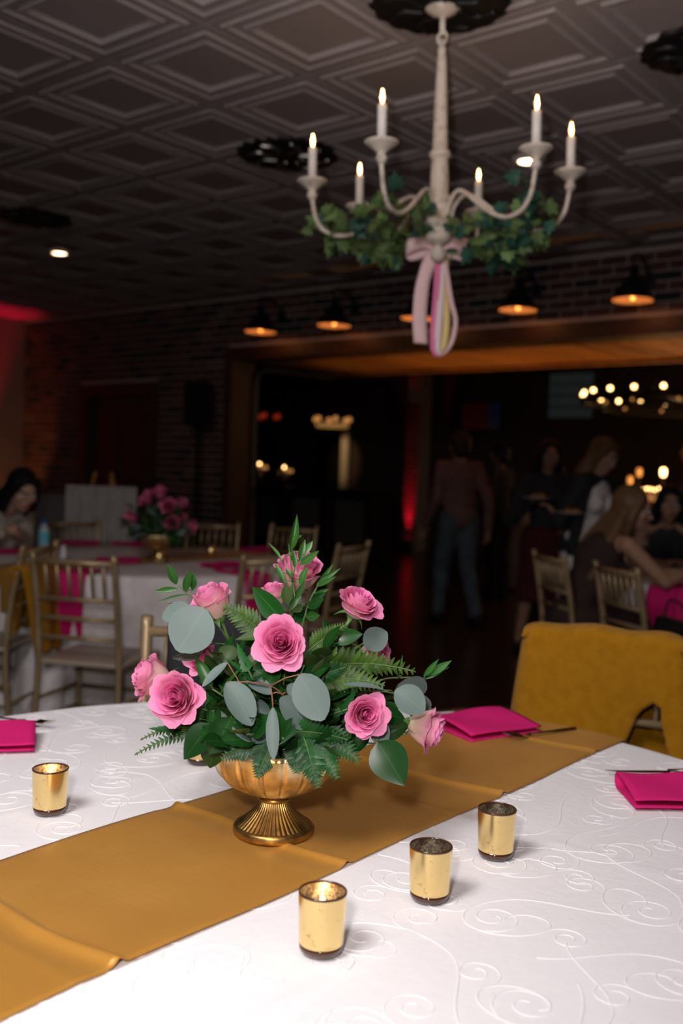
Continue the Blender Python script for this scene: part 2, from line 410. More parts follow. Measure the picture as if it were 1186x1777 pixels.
for r in range(nrow):
    z = CR*(r+.5)
    xs = XL-(.5*(BW+.011) if r % 2 else 0)
    cuts = [(-99, XL)]
    if z < DZ+.09+BH/2: cuts.append((DX0-.10, DX1+.10))
    if z < LZ+BH/2: cuts.append((OX0, OX1))
    if z+BH/2 > CZ: continue
    while xs < OX1+1.2:
        segs = [(xs, xs+BW)]; xs += BW+.011
        for (ca_, cb_) in cuts:       # cut the bricks at the door, the opening and the corner
            segs = [q for (a_, b_) in segs for q in ((a_, min(b_, ca_)), (max(a_, cb_), b_)) if q[1]-q[0] > .025]
        for (a_, b_) in segs:
            c = Vector(((a_+b_)/2, WY, z)); q = c-CAM; d = q.dot(FW)
            if d < 1: continue
            px, py = CX+F*q.dot(RR)/d, CY-F*q.dot(UU)/d
            cand.append((0 if (-30 < px < 1216 and -30 < py < 930 and b_-a_ > BW*.9) else 1, d, c, tone(), (b_-a_)/BW))
cand.sort(key=lambda t: (t[0], t[1]))
for (o, d, c, t, sx) in cand[:300]:
    put('brick', brick_me[t], wall_back, Matrix.Translation(c+Vector((0, random.uniform(-.002, .002), 0))))
mb = MB()
for (o, d, c, t, sx) in cand[300:]:
    n = len(mb.v); mb.v += [(v[0]*sx+c.x, v[1]+c.y, v[2]+c.z) for v in brick_v]
    mb.f += [tuple(n+i for i in f) for f in brick_f]; mb.mi += [t]*len(brick_f)
o = mb.build('brick_field', ['brick%d' % i for i in range(5)], wall_back, False); o['kind'] = 'stuff'
struct('wall_left', MB().box(XL-.2, XL, YN, WY+.2, 0, CZ+.05), 'wallred', label='plain plaster wall washed by red light')
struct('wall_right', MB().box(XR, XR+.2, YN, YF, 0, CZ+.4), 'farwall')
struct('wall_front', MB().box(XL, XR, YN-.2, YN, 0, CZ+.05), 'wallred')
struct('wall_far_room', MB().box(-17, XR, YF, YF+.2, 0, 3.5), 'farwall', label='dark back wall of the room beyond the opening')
struct('wall_far_left', MB().box(-17.2, -17, WY+.2, YF, 0, 3.5), 'farwall')
# casing of the opening
trim = struct('trim_1', MB().box(OX0, OX1, WY-.035, WY+.26, 2.397, LZ), 'casing', label='brown wooden header over the wide opening')
struct('trim_2', MB().box(OX0, OX0+.10, WY-.035, WY+.30, 0, 2.397), 'casing', label='brown wooden post at the end of the opening')
struct('trim_3', MB().box(OX1-.3, OX1, WY-.035, WY+.30, 0, 2.397), 'casing')
struct('baseboard_back', MB().box(DX1+.10, OX0, WY-.02, WY, 0, .14), 'casing')
# the brown door in the brick wall
d1 = bpy.data.objects.new('door_1', None); col.objects.link(d1); tag(d1, 'dark brown panelled door in the brick wall', kind='structure')
MB().box(DX0+.06, DX1-.06, WY+.07, WY+.12, 0, DZ-.06).build('door_leaf', 'door', d1, False)
for (a, b) in ((.22, .98), (1.12, 1.92)):
    for s in (0, 1):
        xa = DX0+.16+s*.47
        MB().box(xa, xa+.40, WY+.052, WY+.072, a, b).build('panel', 'door', d1, False, .008)
MB().box(DX0-.10, DX0+.06, WY-.02, WY+.13, 0, DZ+.09).build('door_frame', 'door', d1, False)
MB().box(DX1-.06, DX1+.10, WY-.02, WY+.13, 0, DZ+.09).build('door_frame', 'door', d1, False)
MB().box(DX0+.06, DX1-.06, WY-.02, WY+.13, DZ-.06, DZ+.09).build('door_frame', 'door', d1, False)
MB().ball((DX1-.14, WY+.035, 1.0), .03).build('door_knob', 'blackmetal', d1)
# the wooden overhead door stowed under the far side of the header
od = thing('overhead_door', 'warm wooden overhead door stowed flat behind the header', 'door', (0, 0, 0))
pl = [MB().box(-.064, .064, 0, 1.16, 0, .03).mesh('plank', 'plank', False) for _ in range(1)][0]
x = OX0+.20; k = 0
while x < OX1-.4:
    put('plank', pl, od, Matrix.Translation((x, WY+.27, 2.400+random.uniform(0, .010)))); x += .142
MB().box(OX0+.12, OX1-.31, WY+.27+1.165, WY+.27+1.25, 2.375, 2.45).build('bottom_rail', 'plank', od, False)
MB().tube(smoothpath([(OX0+.13, WY+.30, 1.0), (OX0+.13, WY+.30, 2.15), (OX0+.13, WY+.36, 2.30), (OX0+.13, WY+.55, 2.35), (OX0+.13, WY+1.5, 2.36)], 5), .018, 6).build('track', 'steel_dark', od)
MB().tube([(OX0+.13, WY+.30, 0), (OX0+.13, WY+.30, 1.0)], .018, 6).build('track', 'steel_dark', od)

# ---- gooseneck lamps over the opening
def goose(x, label):
    g = thing('gooseneck_lamp', label, 'lamp', (x, WY-.30, 2.60), group='gooseneck lamps over the opening'); g.scale = (.88, 1, .9)
    sh_ = MB().lathe([(0, .27), (.03, .27), (.035, .20), (.075, .17), (.105, .10), (.15, .035), (.165, 0), (.160, .001)], 24).build('shade', 'blackmetal', g)
    MB().lathe([(.160, .001), (.145, .032), (.10, .095), (.07, .155), (.03, .165), (0, .165)], 24).build('shade_lining', 'enamel', sh_)
    MB().tube(smoothpath([(.0, .0, .26), (0, -.03, .33), (0, .06, .38), (0, .20, .34), (.0, .29, .22)], 5), .012, 8).build('arm', 'blackmetal', g)
    MB().box(-.05, .05, .275, .30, .16, .28).build('wall_plate', 'blackmetal', g, False, .006)
    MB().ball((0, 0, .045), (.024, .024, .034)).build('bulb', 'amber', g)
    light('gooseneck_glow', 'POINT', (x, WY-.30, 2.606), 1.05, (1, .34, .09), shadow_soft_size=.02)
for k, x in enumerate((-6.604, -5.70, -4.79, -3.86, -2.94, -2.02)):
    if k < 5: goose(x, ['gooseneck lamp over the opening next to the casing post', 'second gooseneck lamp from the casing post', 'third gooseneck lamp from the casing post, half behind ribbon tails', 'fourth gooseneck lamp from the casing post', 'fifth gooseneck lamp from the casing post'][k])

# ---- recessed downlights, dark ceiling medallions
def downlight(p, label):
    d = thing('downlight', label, 'ceiling light', (p.x, p.y, CZ-.012))
    MB().lathe([(.055, .012), (.058, -.004), (.085, -.006), (.09, .004), (.09, .012)], 24).build('trim_ring', 'rubber', d)
    MB().lathe([(0, -.001), (.056, -.001)], 24).build('lens', 'spotlamp', d)
    light('downlight_beam', 'SPOT', (p.x, p.y, CZ-.03), 3, (1, .72, .45), aim=(p.x, p.y, 0), spot_size=1.4, spot_blend=.8, shadow_soft_size=.05)
downlight(onz(103, 437, CZ), 'round recessed downlight glowing alone near the red wall')
downlight(onz(918, 276, CZ), 'round recessed downlight glowing behind chandelier candles')
def medallion(p, label, R=.36, pale=False):
    d = thing('ceiling_medallion', label, 'ceiling ornament', (p.x, p.y, CZ-.012))
    MB().lathe([(0, -.014), (.10, -.014), (.16, -.008), (.24, -.012), (.30, -.006), (.33, -.008), (.36, .0), (.36, .012)], 96,
               rfun=lambda r, z, a: r*(1+(.045*abs(math.sin(8*a))+.02*math.sin(16*a) if r > .2 else 0))*R/.36).build('disc', 'blackmetal', d)
    for k in range(8):
        a = 2*PI*k/8
        pts = [(math.cos(a+.35*math.sin(t*PI))*(.10+.2*t)*R/.36, math.sin(a+.35*math.sin(t*PI))*(.10+.2*t)*R/.36, -.014+.004*t) for t in (0, .25, .5, .75, 1)]
        MB().tube(smoothpath(pts, 3), .012 if pale else .014, 6).build('scroll', 'steel_bright' if pale else 'blackmetal', d)
    return d
CHX, CHY = -2.12, 3.09
medallion(Vector((CHX, CHY-.02, 0)), 'black scalloped ceiling medallion above the candle chandelier', .25)
medallion(onz(500, 266, CZ), 'dark medallion with pale scrolls behind a chandelier candle', .27, True)
medallion(onz(58, 376, CZ), 'small dark medallion on ceiling beyond the downlight', .26)
medallion(onz(1214, 84, CZ), 'dark medallion on the ceiling past the candle chandelier', .22)
# ---- uplights washing the walls; more added under the overhead door
def uplight(p, label, color, e, aim, size=1.0, blend=.6):
    d = thing('uplight', label, 'light', p)
    MB().lathe([(0, 0), (.09, 0), (.09, .03), (.075, .05), (.085, .16), (.08, .16), (.07, .12), (0, .12)], 20).build('housing', 'black', d)
    MB().lathe([(0, .125), (.068, .125)], 16).build('lens', mat('uplight_lens', color, .3, emit=color, estr=3), d)
    light('uplight_beam', 'SPOT', (p[0], p[1], p[2]+.17), e, color, aim=aim, spot_size=size, spot_blend=blend, shadow_soft_size=.05)
uplight((XL+.35, 6.2, 0), 'black uplight glowing red at foot of plaster wall', (1, .008, .05), 300, (XL+.14, 6.3, 3.0), .62)
uplight((XL+.55, 5.6, 0), 'black uplight glowing amber at foot of plaster wall', (1, .34, .09), 42, (XL+.02, 6.85, 1.5), .80)
for x_, lb_ in ((-2.3, 'past the table where the long-haired woman sits'), (-3.5, 'on the floor beyond the handbag chair'), (-4.5, 'on the floor behind the wine skirt'), (-5.5, 'on the floor behind the walking man')):  # added out of sight to brighten the underside of the stowed door
    uplight((x_, 8.46, 0), 'added hidden amber fill light '+lb_, (1, .42, .10), 48, (x_-.1, 8.25, 2.4), 1.12, .5)

# ================================================================ FOREGROUND TABLE
TC = Vector((-.945, 1.06, 0)); TR = .915
def crease(x, y):     # fold lines ironed into the cloth (runner direction is Y)
    h = 0
    for (X0, w, a) in ((-.655, .007, .0020), (-1.33, .008, .0016), (-.33, .008, .0014)):
        h += a*math.exp(-((x-X0-.004*math.sin(y*9))/w)**2)
    for (Y0, w, a) in ((.62, .008, .0012), (1.34, .008, .0016)):
        h += a*math.exp(-((y-Y0-.004*math.sin(x*8))/w)**2)
    return h + .0007*math.sin(x*23+y*9)*math.sin(y*19-x*7)
def round_table(c, R, label, cloth_label, m_cloth, fine, g=None):
    t = thing('banquet_table', label, 'table', (c.x, c.y, 0))
    MB().lathe([(0, TZ-.032), (R-.012, TZ-.032), (R-.004, TZ-.02), (R-.012, TZ-.006), (0, TZ-.006)], 64).build('tabletop', 'plank', t)
    for k in range(4):
        a = PI/4+k*PI/2; MB().tube([(.5*math.cos(a), .5*math.sin(a), TZ-.03), (.55*math.cos(a), .55*math.sin(a), .0)], .015, 8).build('leg', 'blackmetal', t)
    nr, ns = (96, 256) if fine else (6, 128)
    mb = MB(); mb.v.append((0, 0, TZ))
    prof = []
    for i in range(1, nr+1): prof.append((R*i/nr, TZ, 0))
    prof += [(R+.006, TZ-.003, .1), (R+.010, TZ-.010, .3), (R+.012, TZ-.03, .6)]
    for i in range(1, 13): prof.append((R+.012+.045*i/12, TZ-.03-(TZ-.035)*i/12, 1+i*.35))
    for (r, z, am) in prof:
        for k in range(ns):
            a = 2*PI*k/ns
            rr = r + am*.010*(math.sin(a*22)+.6*math.sin(a*35+1.3)+.5*math.sin(a*9+.4))
            x, y = rr*math.cos(a), rr*math.sin(a)
            zz = z+(crease(c.x+x, c.y+y) if (fine and am == 0) else 0)
            mb.v.append((x, y, zz))
    for k in range(ns): mb.f.append((0, 1+k, 1+(k+1) % ns))
    for i in range(len(prof)-1):
        for k in range(ns):
            l = (k+1) % ns; mb.f.append((1+i*ns+k, 1+(i+1)*ns+k, 1+(i+1)*ns+l, 1+i*ns+l))
    mb.mi = [0]*len(mb.f)
    cl = thing('tablecloth', cloth_label, 'tablecloth', (c.x, c.y, 0))
    mb.build('cloth', m_cloth, cl)
    return t, cl
ft, fcl = round_table(TC, TR, 'round banquet table under cloth with rose bowl centerpiece', 'white swirl-embroidered tablecloth under the rose bowl', 'cloth', True)
# swirling embroidery: raised cords on the cloth
emb = MB()
def cord(pts, w0):
    n = len(emb.v); P = []
    for i, (x, y) in enumerate(pts):
        a = pts[max(i-1, 0)]; b = pts[min(i+1, len(pts)-1)]
        tx, ty = b[0]-a[0], b[1]-a[1]; l = math.hypot(tx, ty) or 1; nx, ny = -ty/l, tx/l
        t = i/(len(pts)-1); w = w0*(.45+.55*math.sin(PI*min(1, .12+t*.85)))
        z = TZ+crease(TC.x+x, TC.y+y)
        for (s, hh) in ((-1, -.0003), (-.45, .0009), (.45, .0009), (1, -.0003)): emb.v.append((x+nx*w*s, y+ny*w*s, z+hh))
    for i in range(len(pts)-1):
        for k in range(3):
            a = n+i*4+k; emb.f.append((a, a+1, a+5, a+4)); emb.mi.append(0)
def spiral(cx, cy, r0, r1, turns, a0, sgn, asp=1.0, rot=0, n=34):
    out = []
    for i in range(n+1):
        t = i/n; r = r0+(r1-r0)*t**.8; a = a0+sgn*2*PI*turns*t
        x, y = r*math.cos(a), r*math.sin(a)*asp
        out.append((cx+x*math.cos(rot)-y*math.sin(rot), cy+x*math.sin(rot)+y*math.cos(rot)))
    return out
rnd = random.Random(3)
def motif(cx, cy, rot, s, sg):
    L = []
    main = spiral(cx, cy, .100*s, .020*s, 1.15, rot, sg, .72, rot*.5)
    L.append((main, .0021))
    # a tail leaving the outer end with an S bend
    x, y = main[0]; x2, y2 = main[1]; d = math.atan2(y-y2, x-x2); tail = [(x, y)]
    for i in range(14):
        d += -sg*.16+sg*.30*(i/14); x += .0125*s*math.cos(d); y += .0125*s*math.sin(d); tail.append((x, y))
    L.append((tail[::-1], .0021))
    for (f, rr, q) in ((.30, .046, 1), (.55, .034, -1), (.12, .040, -1)):
        i = int(f*(len(main)-1)); x, y = main[i]; xa, ya = main[i+1]; d = math.atan2(ya-y, xa-x)
        nx, ny = -math.sin(d)*q*sg, math.cos(d)*q*sg
        c0 = (x+nx*rr*s, y+ny*rr*s)
        L.append((spiral(c0[0], c0[1], rr*s, .009*s, 1.45, math.atan2(y-c0[1], x-c0[0]), q*sg, 1, 0, 28), .0017))
    for pts, w in L:
        run = []
        for (x, y) in pts:
            ok = math.hypot(x, y) < TR-.01 and not (-1.165 < TC.x+x < -.838)
            if ok: run.append((x, y))
            else:
                if len(run) > 3: cord(run, w)
                run = []
        if len(run) > 3: cord(run, w)
k = 0
for i in range(-5, 6):
    for j in range(-5, 6):
        x = i*.185+(.092 if j % 2 else 0); y = j*.165
        k += 1
        motif(x+rnd.uniform(-.02, .02), y+rnd.uniform(-.02, .02), rnd.uniform(0, 6.28), rnd.uniform(.82, 1.05), 1 if k % 2 else -1)
o = emb.build('embroidery', 'embroidery', fcl); tag(o, 'raised white swirl embroidery', kind='stuff')

# gold runner, lying along Y over the middle of a table
def runner(c, x0, x1, label, R, folds, n=260):
    y0, y1 = -math.sqrt(R*R-.18**2), math.sqrt(R*R-.18**2)
    drop = .24; tot = (y1-y0)+2*drop
    def fn(u, v):
        s = v*tot-drop; X = x0+(x1-x0)*u; xo = X-c.x
        ye = math.sqrt(max(R*R-xo*xo, 0))+.016
        z = TZ+.0035
        if s < y0-y0 - 0 and False: pass
        yy = y0+s
        if yy < -ye: z = TZ+.0035-min(.02, (-ye-yy)*.4)-(max(0, -ye-yy)); yy = -ye-.008-.05*max(0, -ye-yy)
        elif yy > ye: z = TZ+.0035-min(.02, (yy-ye)*.4)-(max(0, yy-ye)); yy = ye+.008+.05*max(0, yy-ye)
        else:
            for (Y0, sk, hh) in folds:
                q = (c.y+yy)-Y0-sk*(u-.5)-.006*math.sin(u*7)
                z += hh*math.exp(-(q/.0065)**2)-hh*.22*math.exp(-((q+.022)/.014)**2)
            z += .0012*(1+math.sin(X*19+yy*4)*math.sin(yy*13+X*8))+crease(X, c.y+yy)*.5
            X += .0025*math.sin(yy*11+3*u)
        return (X, c.y+yy, z)
    o = MB().sheet(fn, 36, n*2).build('table_runner', 'satin'); s = o.modifiers.new('thick', 'SOLIDIFY'); s.thickness = .0012; s.offset = -1
    return tag(o, label, 'table runner')
runner(TC, -1.173, -.828, 'gold satin table runner under the rose bowl, with ironed folds', TR,
       [(onz(240, 1700, TZ).y-.012, .02, .0075), (onz(618, 1513, TZ).y, .0, .0055), (onz(858, 1382, TZ).y, .01, .0065), (onz(1005, 1303, TZ).y, .01, .0050)])

# ---- mercury glass votives with candles
vp = [(0, .0), (.0225, .0), (.0245, .004), (.0252, .009)]
def votive(p, label, lit, first=[None]):
    t = thing('votive_holder', label, 'candle holder', (p.x, p.y, TZ+.003))
    if first[0] is None:
        a = MB().lathe([(0, 0), (.0228, 0), (.0246, .003), (.0252, .010), (.0, .010)], 40).mesh('glass_base', 'brownglass')
        b = MB().lathe([(.0252, .0095), (.0262, .030), (.0274, .0655)], 48).mesh('glass_wall', 'mercury')
        c = MB().lathe([(.0256, .0655), (.0246, .030), (.0234, .013), (0, .0125)], 48).mesh('inner_wall', 'mercury_in')
        d = MB().lathe([(.0274, .0652), (.0276, .0668), (.0270, .0678), (.0262, .0678), (.0256, .0668), (.0256, .0652)], 48).mesh('rim', 'brownglass')
        first[0] = (a, b, c, d)
    for n_, me in zip(('glass_base', 'glass_wall', 'inner_wall', 'rim'), first[0]): put(n_, me, t)
    cn = thing('tea_candle', 'white wax candle inside ' + label.split(',')[0].replace('gold mercury glass votive ', 'the votive '), 'candle', (p.x, p.y, TZ+.016), group='candles in votives')
    MB().lathe([(0, 0), (.019, 0), (.0195, .022), (.0185, .024), (.004, .0225), (0, .0222)], 24).build('wax', 'wax', cn)
    wk = MB().tube([(0, 0, .022), (.0008, 0, .033)], .0007, 6).build('wick', 'black', cn)
    if lit:
        MB().lathe([(0, .0285), (.0028, .032), (.0042, .037), (.0032, .043), (.0012, .049), (0, .053)], 12).build('flame', 'flame', wk)
        light('candle_glow', 'POINT', (p.x, p.y, TZ+.016+.046), .035, (1, .55, .2), shadow_soft_size=.004)
votive(onz(557, 1652, TZ), 'gold mercury glass votive holding visible flame, first of the row of three', True)
votive(onz(745, 1561, TZ), 'gold mercury glass votive standing between the two others beside runner', False)
votive(onz(860, 1487, TZ), 'gold mercury glass votive standing farthest along the row toward the mustard jacket', False)
votive(onz(86, 1411, TZ), 'gold mercury glass votive alone on cloth, opposite the row of three', True)
votive(onz(348, 1324, TZ), 'gold mercury glass votive half hidden behind the rose bowl', False)

# ---- folded napkins and cutlery
def napkin(p, ang, label, Lx=.22, Wy=.115, hz=.026, g='folded magenta napkins'):
    prof = []      # cross-section in (w, z): underside, round fold, upper layer, tucked tongue
    for i in range(8): prof.append((Wy*i/7, .003+.0006*math.sin(i*1.7)))
    for i in range(1, 8): a = -PI/2+PI*i/8; prof.append((Wy+.013*math.cos(a), .003+hz/2+hz/2*math.sin(a)))
    for i in range(9): t = i/8; prof.append((Wy*(1-t), .003+hz*(1-.55*t)))
    def fn(u, v):
        f = v*(len(prof)-1); i = min(int(f), len(prof)-2); q = f-i
        w = prof[i][0]*(1-q)+prof[i+1][0]*q; z = prof[i][1]*(1-q)+prof[i+1][1]*q
        return ((u-.5)*Lx*(1-.04*(w/Wy)), w-Wy/2, z*(1+.10*math.sin(u*6+w*30))+.0)
    o = MB().sheet(fn, 16, 46).build('napkin', 'magenta'); s = o.modifiers.new('thick', 'SOLIDIFY'); s.thickness = .003; s.offset = 0
    o.location = (p.x, p.y, TZ+.004); o.rotation_euler = (0, 0, ang); tag(o, label, 'napkin', g)
    return o
def heading(dx, dy): d = K(dx, dy); return math.atan2(d.y, d.x)
def fork(p, ang, label, z=TZ+.006):
    t = thing('fork', label, 'fork', (p.x, p.y, z), ang)
    hd = MB().tube([(-.10, 0, .004), (-.06, 0, .0045), (0, 0, .006), (.025, 0, .008)], [.0055, .0048, .003, .003], 8); hd.v = [(x, y, .004+(z_-.004)*.5) for x, y, z_ in hd.v]
    hd.build('handle', 'steel', t)
    MB().sheet(lambda u, v: (.025+.035*u, (v-.5)*(.006+.018*math.sin(min(1, u*1.6)*PI/2)), .008-.006*math.sin(u*PI)), 8, 6).build('head', 'steel', t)
    for k in range(4):
        y = -.0095+k*.0063; MB().tube([(.058, y, .0078), (.075, y, .008), (.096, y, .012)], [.0018, .0017, .0008], 6).build('tine', 'steel', t)
    return t
def knife(p, ang, label, z=TZ+.006):
    t = thing('knife', label, 'knife', (p.x, p.y, z), ang)
    h_ = MB().tube([(-.11, 0, .004), (-.10, 0, .004), (0, 0, .004)], [.003, .0065, .005], 8); h_.v = [(x, y, .004+(z_-.004)*.55) for x, y, z_ in h_.v]; h_.build('handle', 'steel', t)
    MB().sheet(lambda u, v: (.12*u, -.004+.016*v*(1-u**5)+.002*u, .003+.0012*math.sin(v*PI)), 14, 4).build('blade', 'steel', t)
    return t
napkin(onz(846, 1271, TZ), heading(1, .62), 'folded magenta napkin lying on the gold runner beside fork', .19, .125)
napkin(onz(1184, 1392, TZ), heading(1, .05), 'folded magenta napkin on white cloth under a knife', .20, .105)
napkin(onz(-34, 1297, TZ), heading(1, .25), 'folded magenta napkin by a fork, beyond the lone votive', .20, .11)
fork(onz(938, 1280, TZ), heading(-.80, -.50), 'dark metal fork lying on the gold runner')
fork(onz(22, 1257, TZ), heading(.86, -.30), 'dark metal fork lying on white cloth beyond the lone votive')
knife(onz(1160, 1346, TZ), heading(-1, -.10), 'dark knife lying on white cloth beside a magenta napkin')
knife(onz(806, 1238, TZ), heading(.8, .35), 'dark knife behind magenta napkin on the gold runner')

# ================================================================ ROSE BOWL
BC = onz(474, 1449, TZ); DA = (BC-CAM).dot(FW)+.012      # axis of the bowl and its depth
PXM = DA/F                                               # metres per pixel at that depth
def gold_bowl(loc, s, label):
    t = thing('pedestal_bowl', label, 'bowl', loc)
    foot = [(0, 0), (.058, 0), (.0595, .003), (.0595, .010), (.057, .013)]
    MB().lathe([(r*s, z*s) for r, z in foot+[(.0545, .0135), (0, .0135)]], 64).build('foot_ring', 'gold_in', t)
    fl = [(.0545, .013), (.047, .0185), (.036, .028), (.028, .037), (.0235, .045), (.022, .049)]
    MB().lathe([(r*s, z*s) for r, z in fl], 352, rfun=lambda r, z, a: r*(1+.045*abs(math.sin(a*22))-.02)).build('fluted_foot', 'gold_in', t)
    MB().lathe([(r*s, z*s) for r, z in [(.022, .048), (.0245, .050), (.0245, .053), (.0215, .055), (.0225, .061), (.026, .062), (.0, .062)]], 40).build('collar', 'gold_in', t)
    bw = [(.0, .0605), (.026, .062), (.050, .066), (.070, .077), (.0845, .093), (.0925, .111), (.0960, .128), (.0960, .137), (.0940, .137), (.0905, .115), (.082, .097), (.066, .083), (.03, .070), (0, .069)]
    gr = lambda a: min(a % (PI/9), PI/9-a % (PI/9))
    lob = lambda r, z, a: r*(1+(.010*abs(math.sin(a*9))-.020*math.exp(-(gr(a)/.030)**2)+.008*math.exp(-((gr(a)-.06)/.02)**2) if r > .03*s and z < .132*s else 0))
    MB().lathe([(r*s, z*s) for r, z in bw], 360, rfun=lob).build('bowl', 'antique', t)
    return t
gold_bowl((BC.x, BC.y, TZ+.005), 1.0, 'gold lobed pedestal bowl full of pink roses on embroidered cloth')
MOUTH = Vector((BC.x, BC.y, TZ+.005+.125))
# floral foam block that carries the stems
o = MB().lathe([(0, 0), (.055, 0), (.068, .012), (.070, .050), (.060, .066), (0, .070)], 20).build('floral_foam', fabric('dark_green_foam', (.012, .03, .012))); o.location = (BC.x, BC.y, TZ+.005+.088)
tag(o, 'dark green floral foam in the bowl under the leaves', 'foam')

def petal(ha, rb, rt, zt, curl, drop, ruf, ph, m, nu=9, nv=9):
    def fn(u, v):
        s = 2*u-1; t = v*(1-.17*abs(s)**2.2-.035*abs(s))
        a = -s*ha*(.42+.58*math.sin(min(1, t*1.35)*PI/2))
        q = max(0, (t-.66)/.34)
        r = rb+(rt-rb)*(1-(1-t)**2.1)+curl*q**1.8*(.75+.45*math.cos(s*2.6+ph*.4))+ruf*t*t*math.sin(s*4.2+ph)
        z = zt*t**1.12-drop*q**2+ruf*.8*q*math.sin(s*5.5+ph*2)
        return (r*math.cos(a), r*math.sin(a), z)
    return MB().sheet(fn, nu, nv, uv=True).mesh('petal', m)
def rose_kit(kind):
    # rings from the heart outwards: (count, half angle, base radius, lip radius, height, curl, drop, ruffle)
    if kind == 'open':
        R_ = [(3, 1.9, .001, .0030, .0500, .0006, 0, .0003), (3, 1.45, .002, .0062, .0510, .0014, .0004, .0005), (4, 1.25, .003, .0098, .0512, .0024, .0010, .0008), (5, 1.06, .004, .0138, .0505, .0034, .0016, .0010), (5, .96, .005, .0178, .0490, .0046, .0024, .0012),
              (5, .92, .006, .0220, .0465, .0060, .0034, .0014), (6, .90, .008, .0262, .0440, .0072, .0040, .0016), (7, .88, .009, .0300, .0405, .0088, .0056, .0019), (7, .90, .010, .0335, .0355, .0098, .0078, .0022)]
    else:
        R_ = [(2, 1.9, .001, .0030, .054, .0005, 0, .0003), (3, 1.45, .002, .0062, .0565, .0010, .0003, .0005), (4, 1.25, .004, .0102, .0575, .0018, .0007, .0008), (4, 1.10, .006, .0150, .0575, .0026, .0012, .0011), (5, .98, .008, .0200, .056, .0038, .0022, .0014),
              (5, .95, .010, .0250, .0525, .0060, .0040, .0019), (6, .86, .011, .0298, .047, .0100, .0075, .0024)]
    n = len(R_); var = []
    for i, (cnt, ha, rb, rt, zt, cu, dr, ru) in enumerate(R_):
        mk = 'petal_in' if i < n-5 else ('petal_mid' if i < n-2 else 'petal_out')
        var.append([petal(ha, rb, rt*(.96+.05*q), zt*(1.015-.02*q), cu*(.85+.25*q), dr, ru, 1.3*i+2.1*q, mk) for q in range(3)])
    kit = []; k = 0
    for i, r_ in enumerate(R_):
        for c in range(r_[0]):      # golden-angle spiral, each petal a little tipped
            kit.append((var[i][(c+i) % 3], k*2.39996+.12*math.sin(k*2.7), .12*math.sin(k*1.9+i))); k += 1
    return kit
KIT = {'open': rose_kit('open'), 'half': rose_kit('half')}
sep_me = MB().sheet(lambda u, v: ((u-.5)*.011*math.sin(PI*min(1, .25+v*.75))**.8*(1-v*.5), .004+.026*v, -.002+.006*math.sin(v*3)-.012*v*v), 4, 6).mesh('sepal', 'sepal')
cup_me = MB().lathe([(0, -.012), (.005, -.011), (.0085, -.005), (.010, .002), (.0085, .006)], 16).mesh('calyx', 'sepal')
ROSES = []
def rose(px, py, rpx, dd, face, kind, label, spin):
    ax = (RR*face[0]+UU*face[1]-FW*face[2]).normalized()
    C = atd(px, py, DA+dd); s = rpx*(DA+dd)/F/(.0455 if kind == 'open' else .0375)
    base = C-ax*(.030*s)
    t = thing('rose', label, 'rose', base); ROSES.append((C, .048*s)); ROSES.append((C+ax*.03*s, .04*s))
    q = ax.to_track_quat('Z', 'Y') @ Quaternion((0, 0, 1), spin)
    t.rotation_mode = 'QUATERNION'; t.rotation_quaternion = q; t.scale = (s, s, s)
    for me, a, tilt in KIT[kind]:
        put('petal', me, t, Matrix.Rotation(a, 4, 'Z') @ Matrix.Rotation(tilt*.35, 4, 'Y'))
    cx_ = put('calyx', cup_me, t)
    for k in range(5): put('sepal', sep_me, cx_, Matrix.Rotation(2*PI*k/5+.3, 4, 'Z'))
    inv = (Matrix.Translation(base) @ q.to_matrix().to_4x4() @ Matrix.Scale(s, 4)).inverted()
    end = MOUTH+Vector((base.x-BC.x, base.y-BC.y, 0))*.25
    mid = (base*.55+end*.45)-ax*.03
    pts = [inv @ p for p in smoothpath([base-ax*.01*s, mid, end], 5)]
    MB().tube(pts, .0028/s, 6).build('stem', 'stem', t)
rose(488, 1114, 50, -.110, (.02, .30, .95), 'open', 'wide open pink rose facing out at the middle of the arrangement', .3)
rose(304, 1208, 50, -.085, (-.25, .22, .94), 'open', 'wide open pink rose low beside a side-facing rose, above white cloth', 1.4)
rose(636, 1241, 41, -.115, (.20, .12, .97), 'open', 'open pink rose low above the gold runner, under eucalyptus', 2.2)
rose(742, 1264, 40, -.030, (.93, -.22, .28), 'half', 'pink rose hanging outward over the runner, cream back showing', .9)
rose(624, 1044, 45, -.020, (.42, .80, .42), 'open', 'pink rose tilted up above the fern, against the dark room', 1.9)
rose(368, 1042, 40, -.020, (-.38, .88, .26), 'half', 'half-open pink rose with pale sides above the large grey leaf', 2.6)
rose(520, 990, 44, .010, (.22, .90, .36), 'half', 'topmost pink rose behind the tall green sprig', .2)
rose(262, 1174, 40, -.010, (-.86, .36, .34), 'half', 'pink rose seen from its side behind the low open rose', 1.1)
rose(352, 1142, 30, .030, (-.35, .45, .70), 'half', 'small pink rose tucked beneath the large grey leaf', .5)
rose(474, 1032, 28, .030, (-.25, .90, .30), 'half', 'pale pink rose half hidden behind a dark pointed leaf', 2.0)
rose(652, 1132, 32, .070, (.70, .20, .40), 'half', 'pink rose at the back behind a round grey leaf', .1)

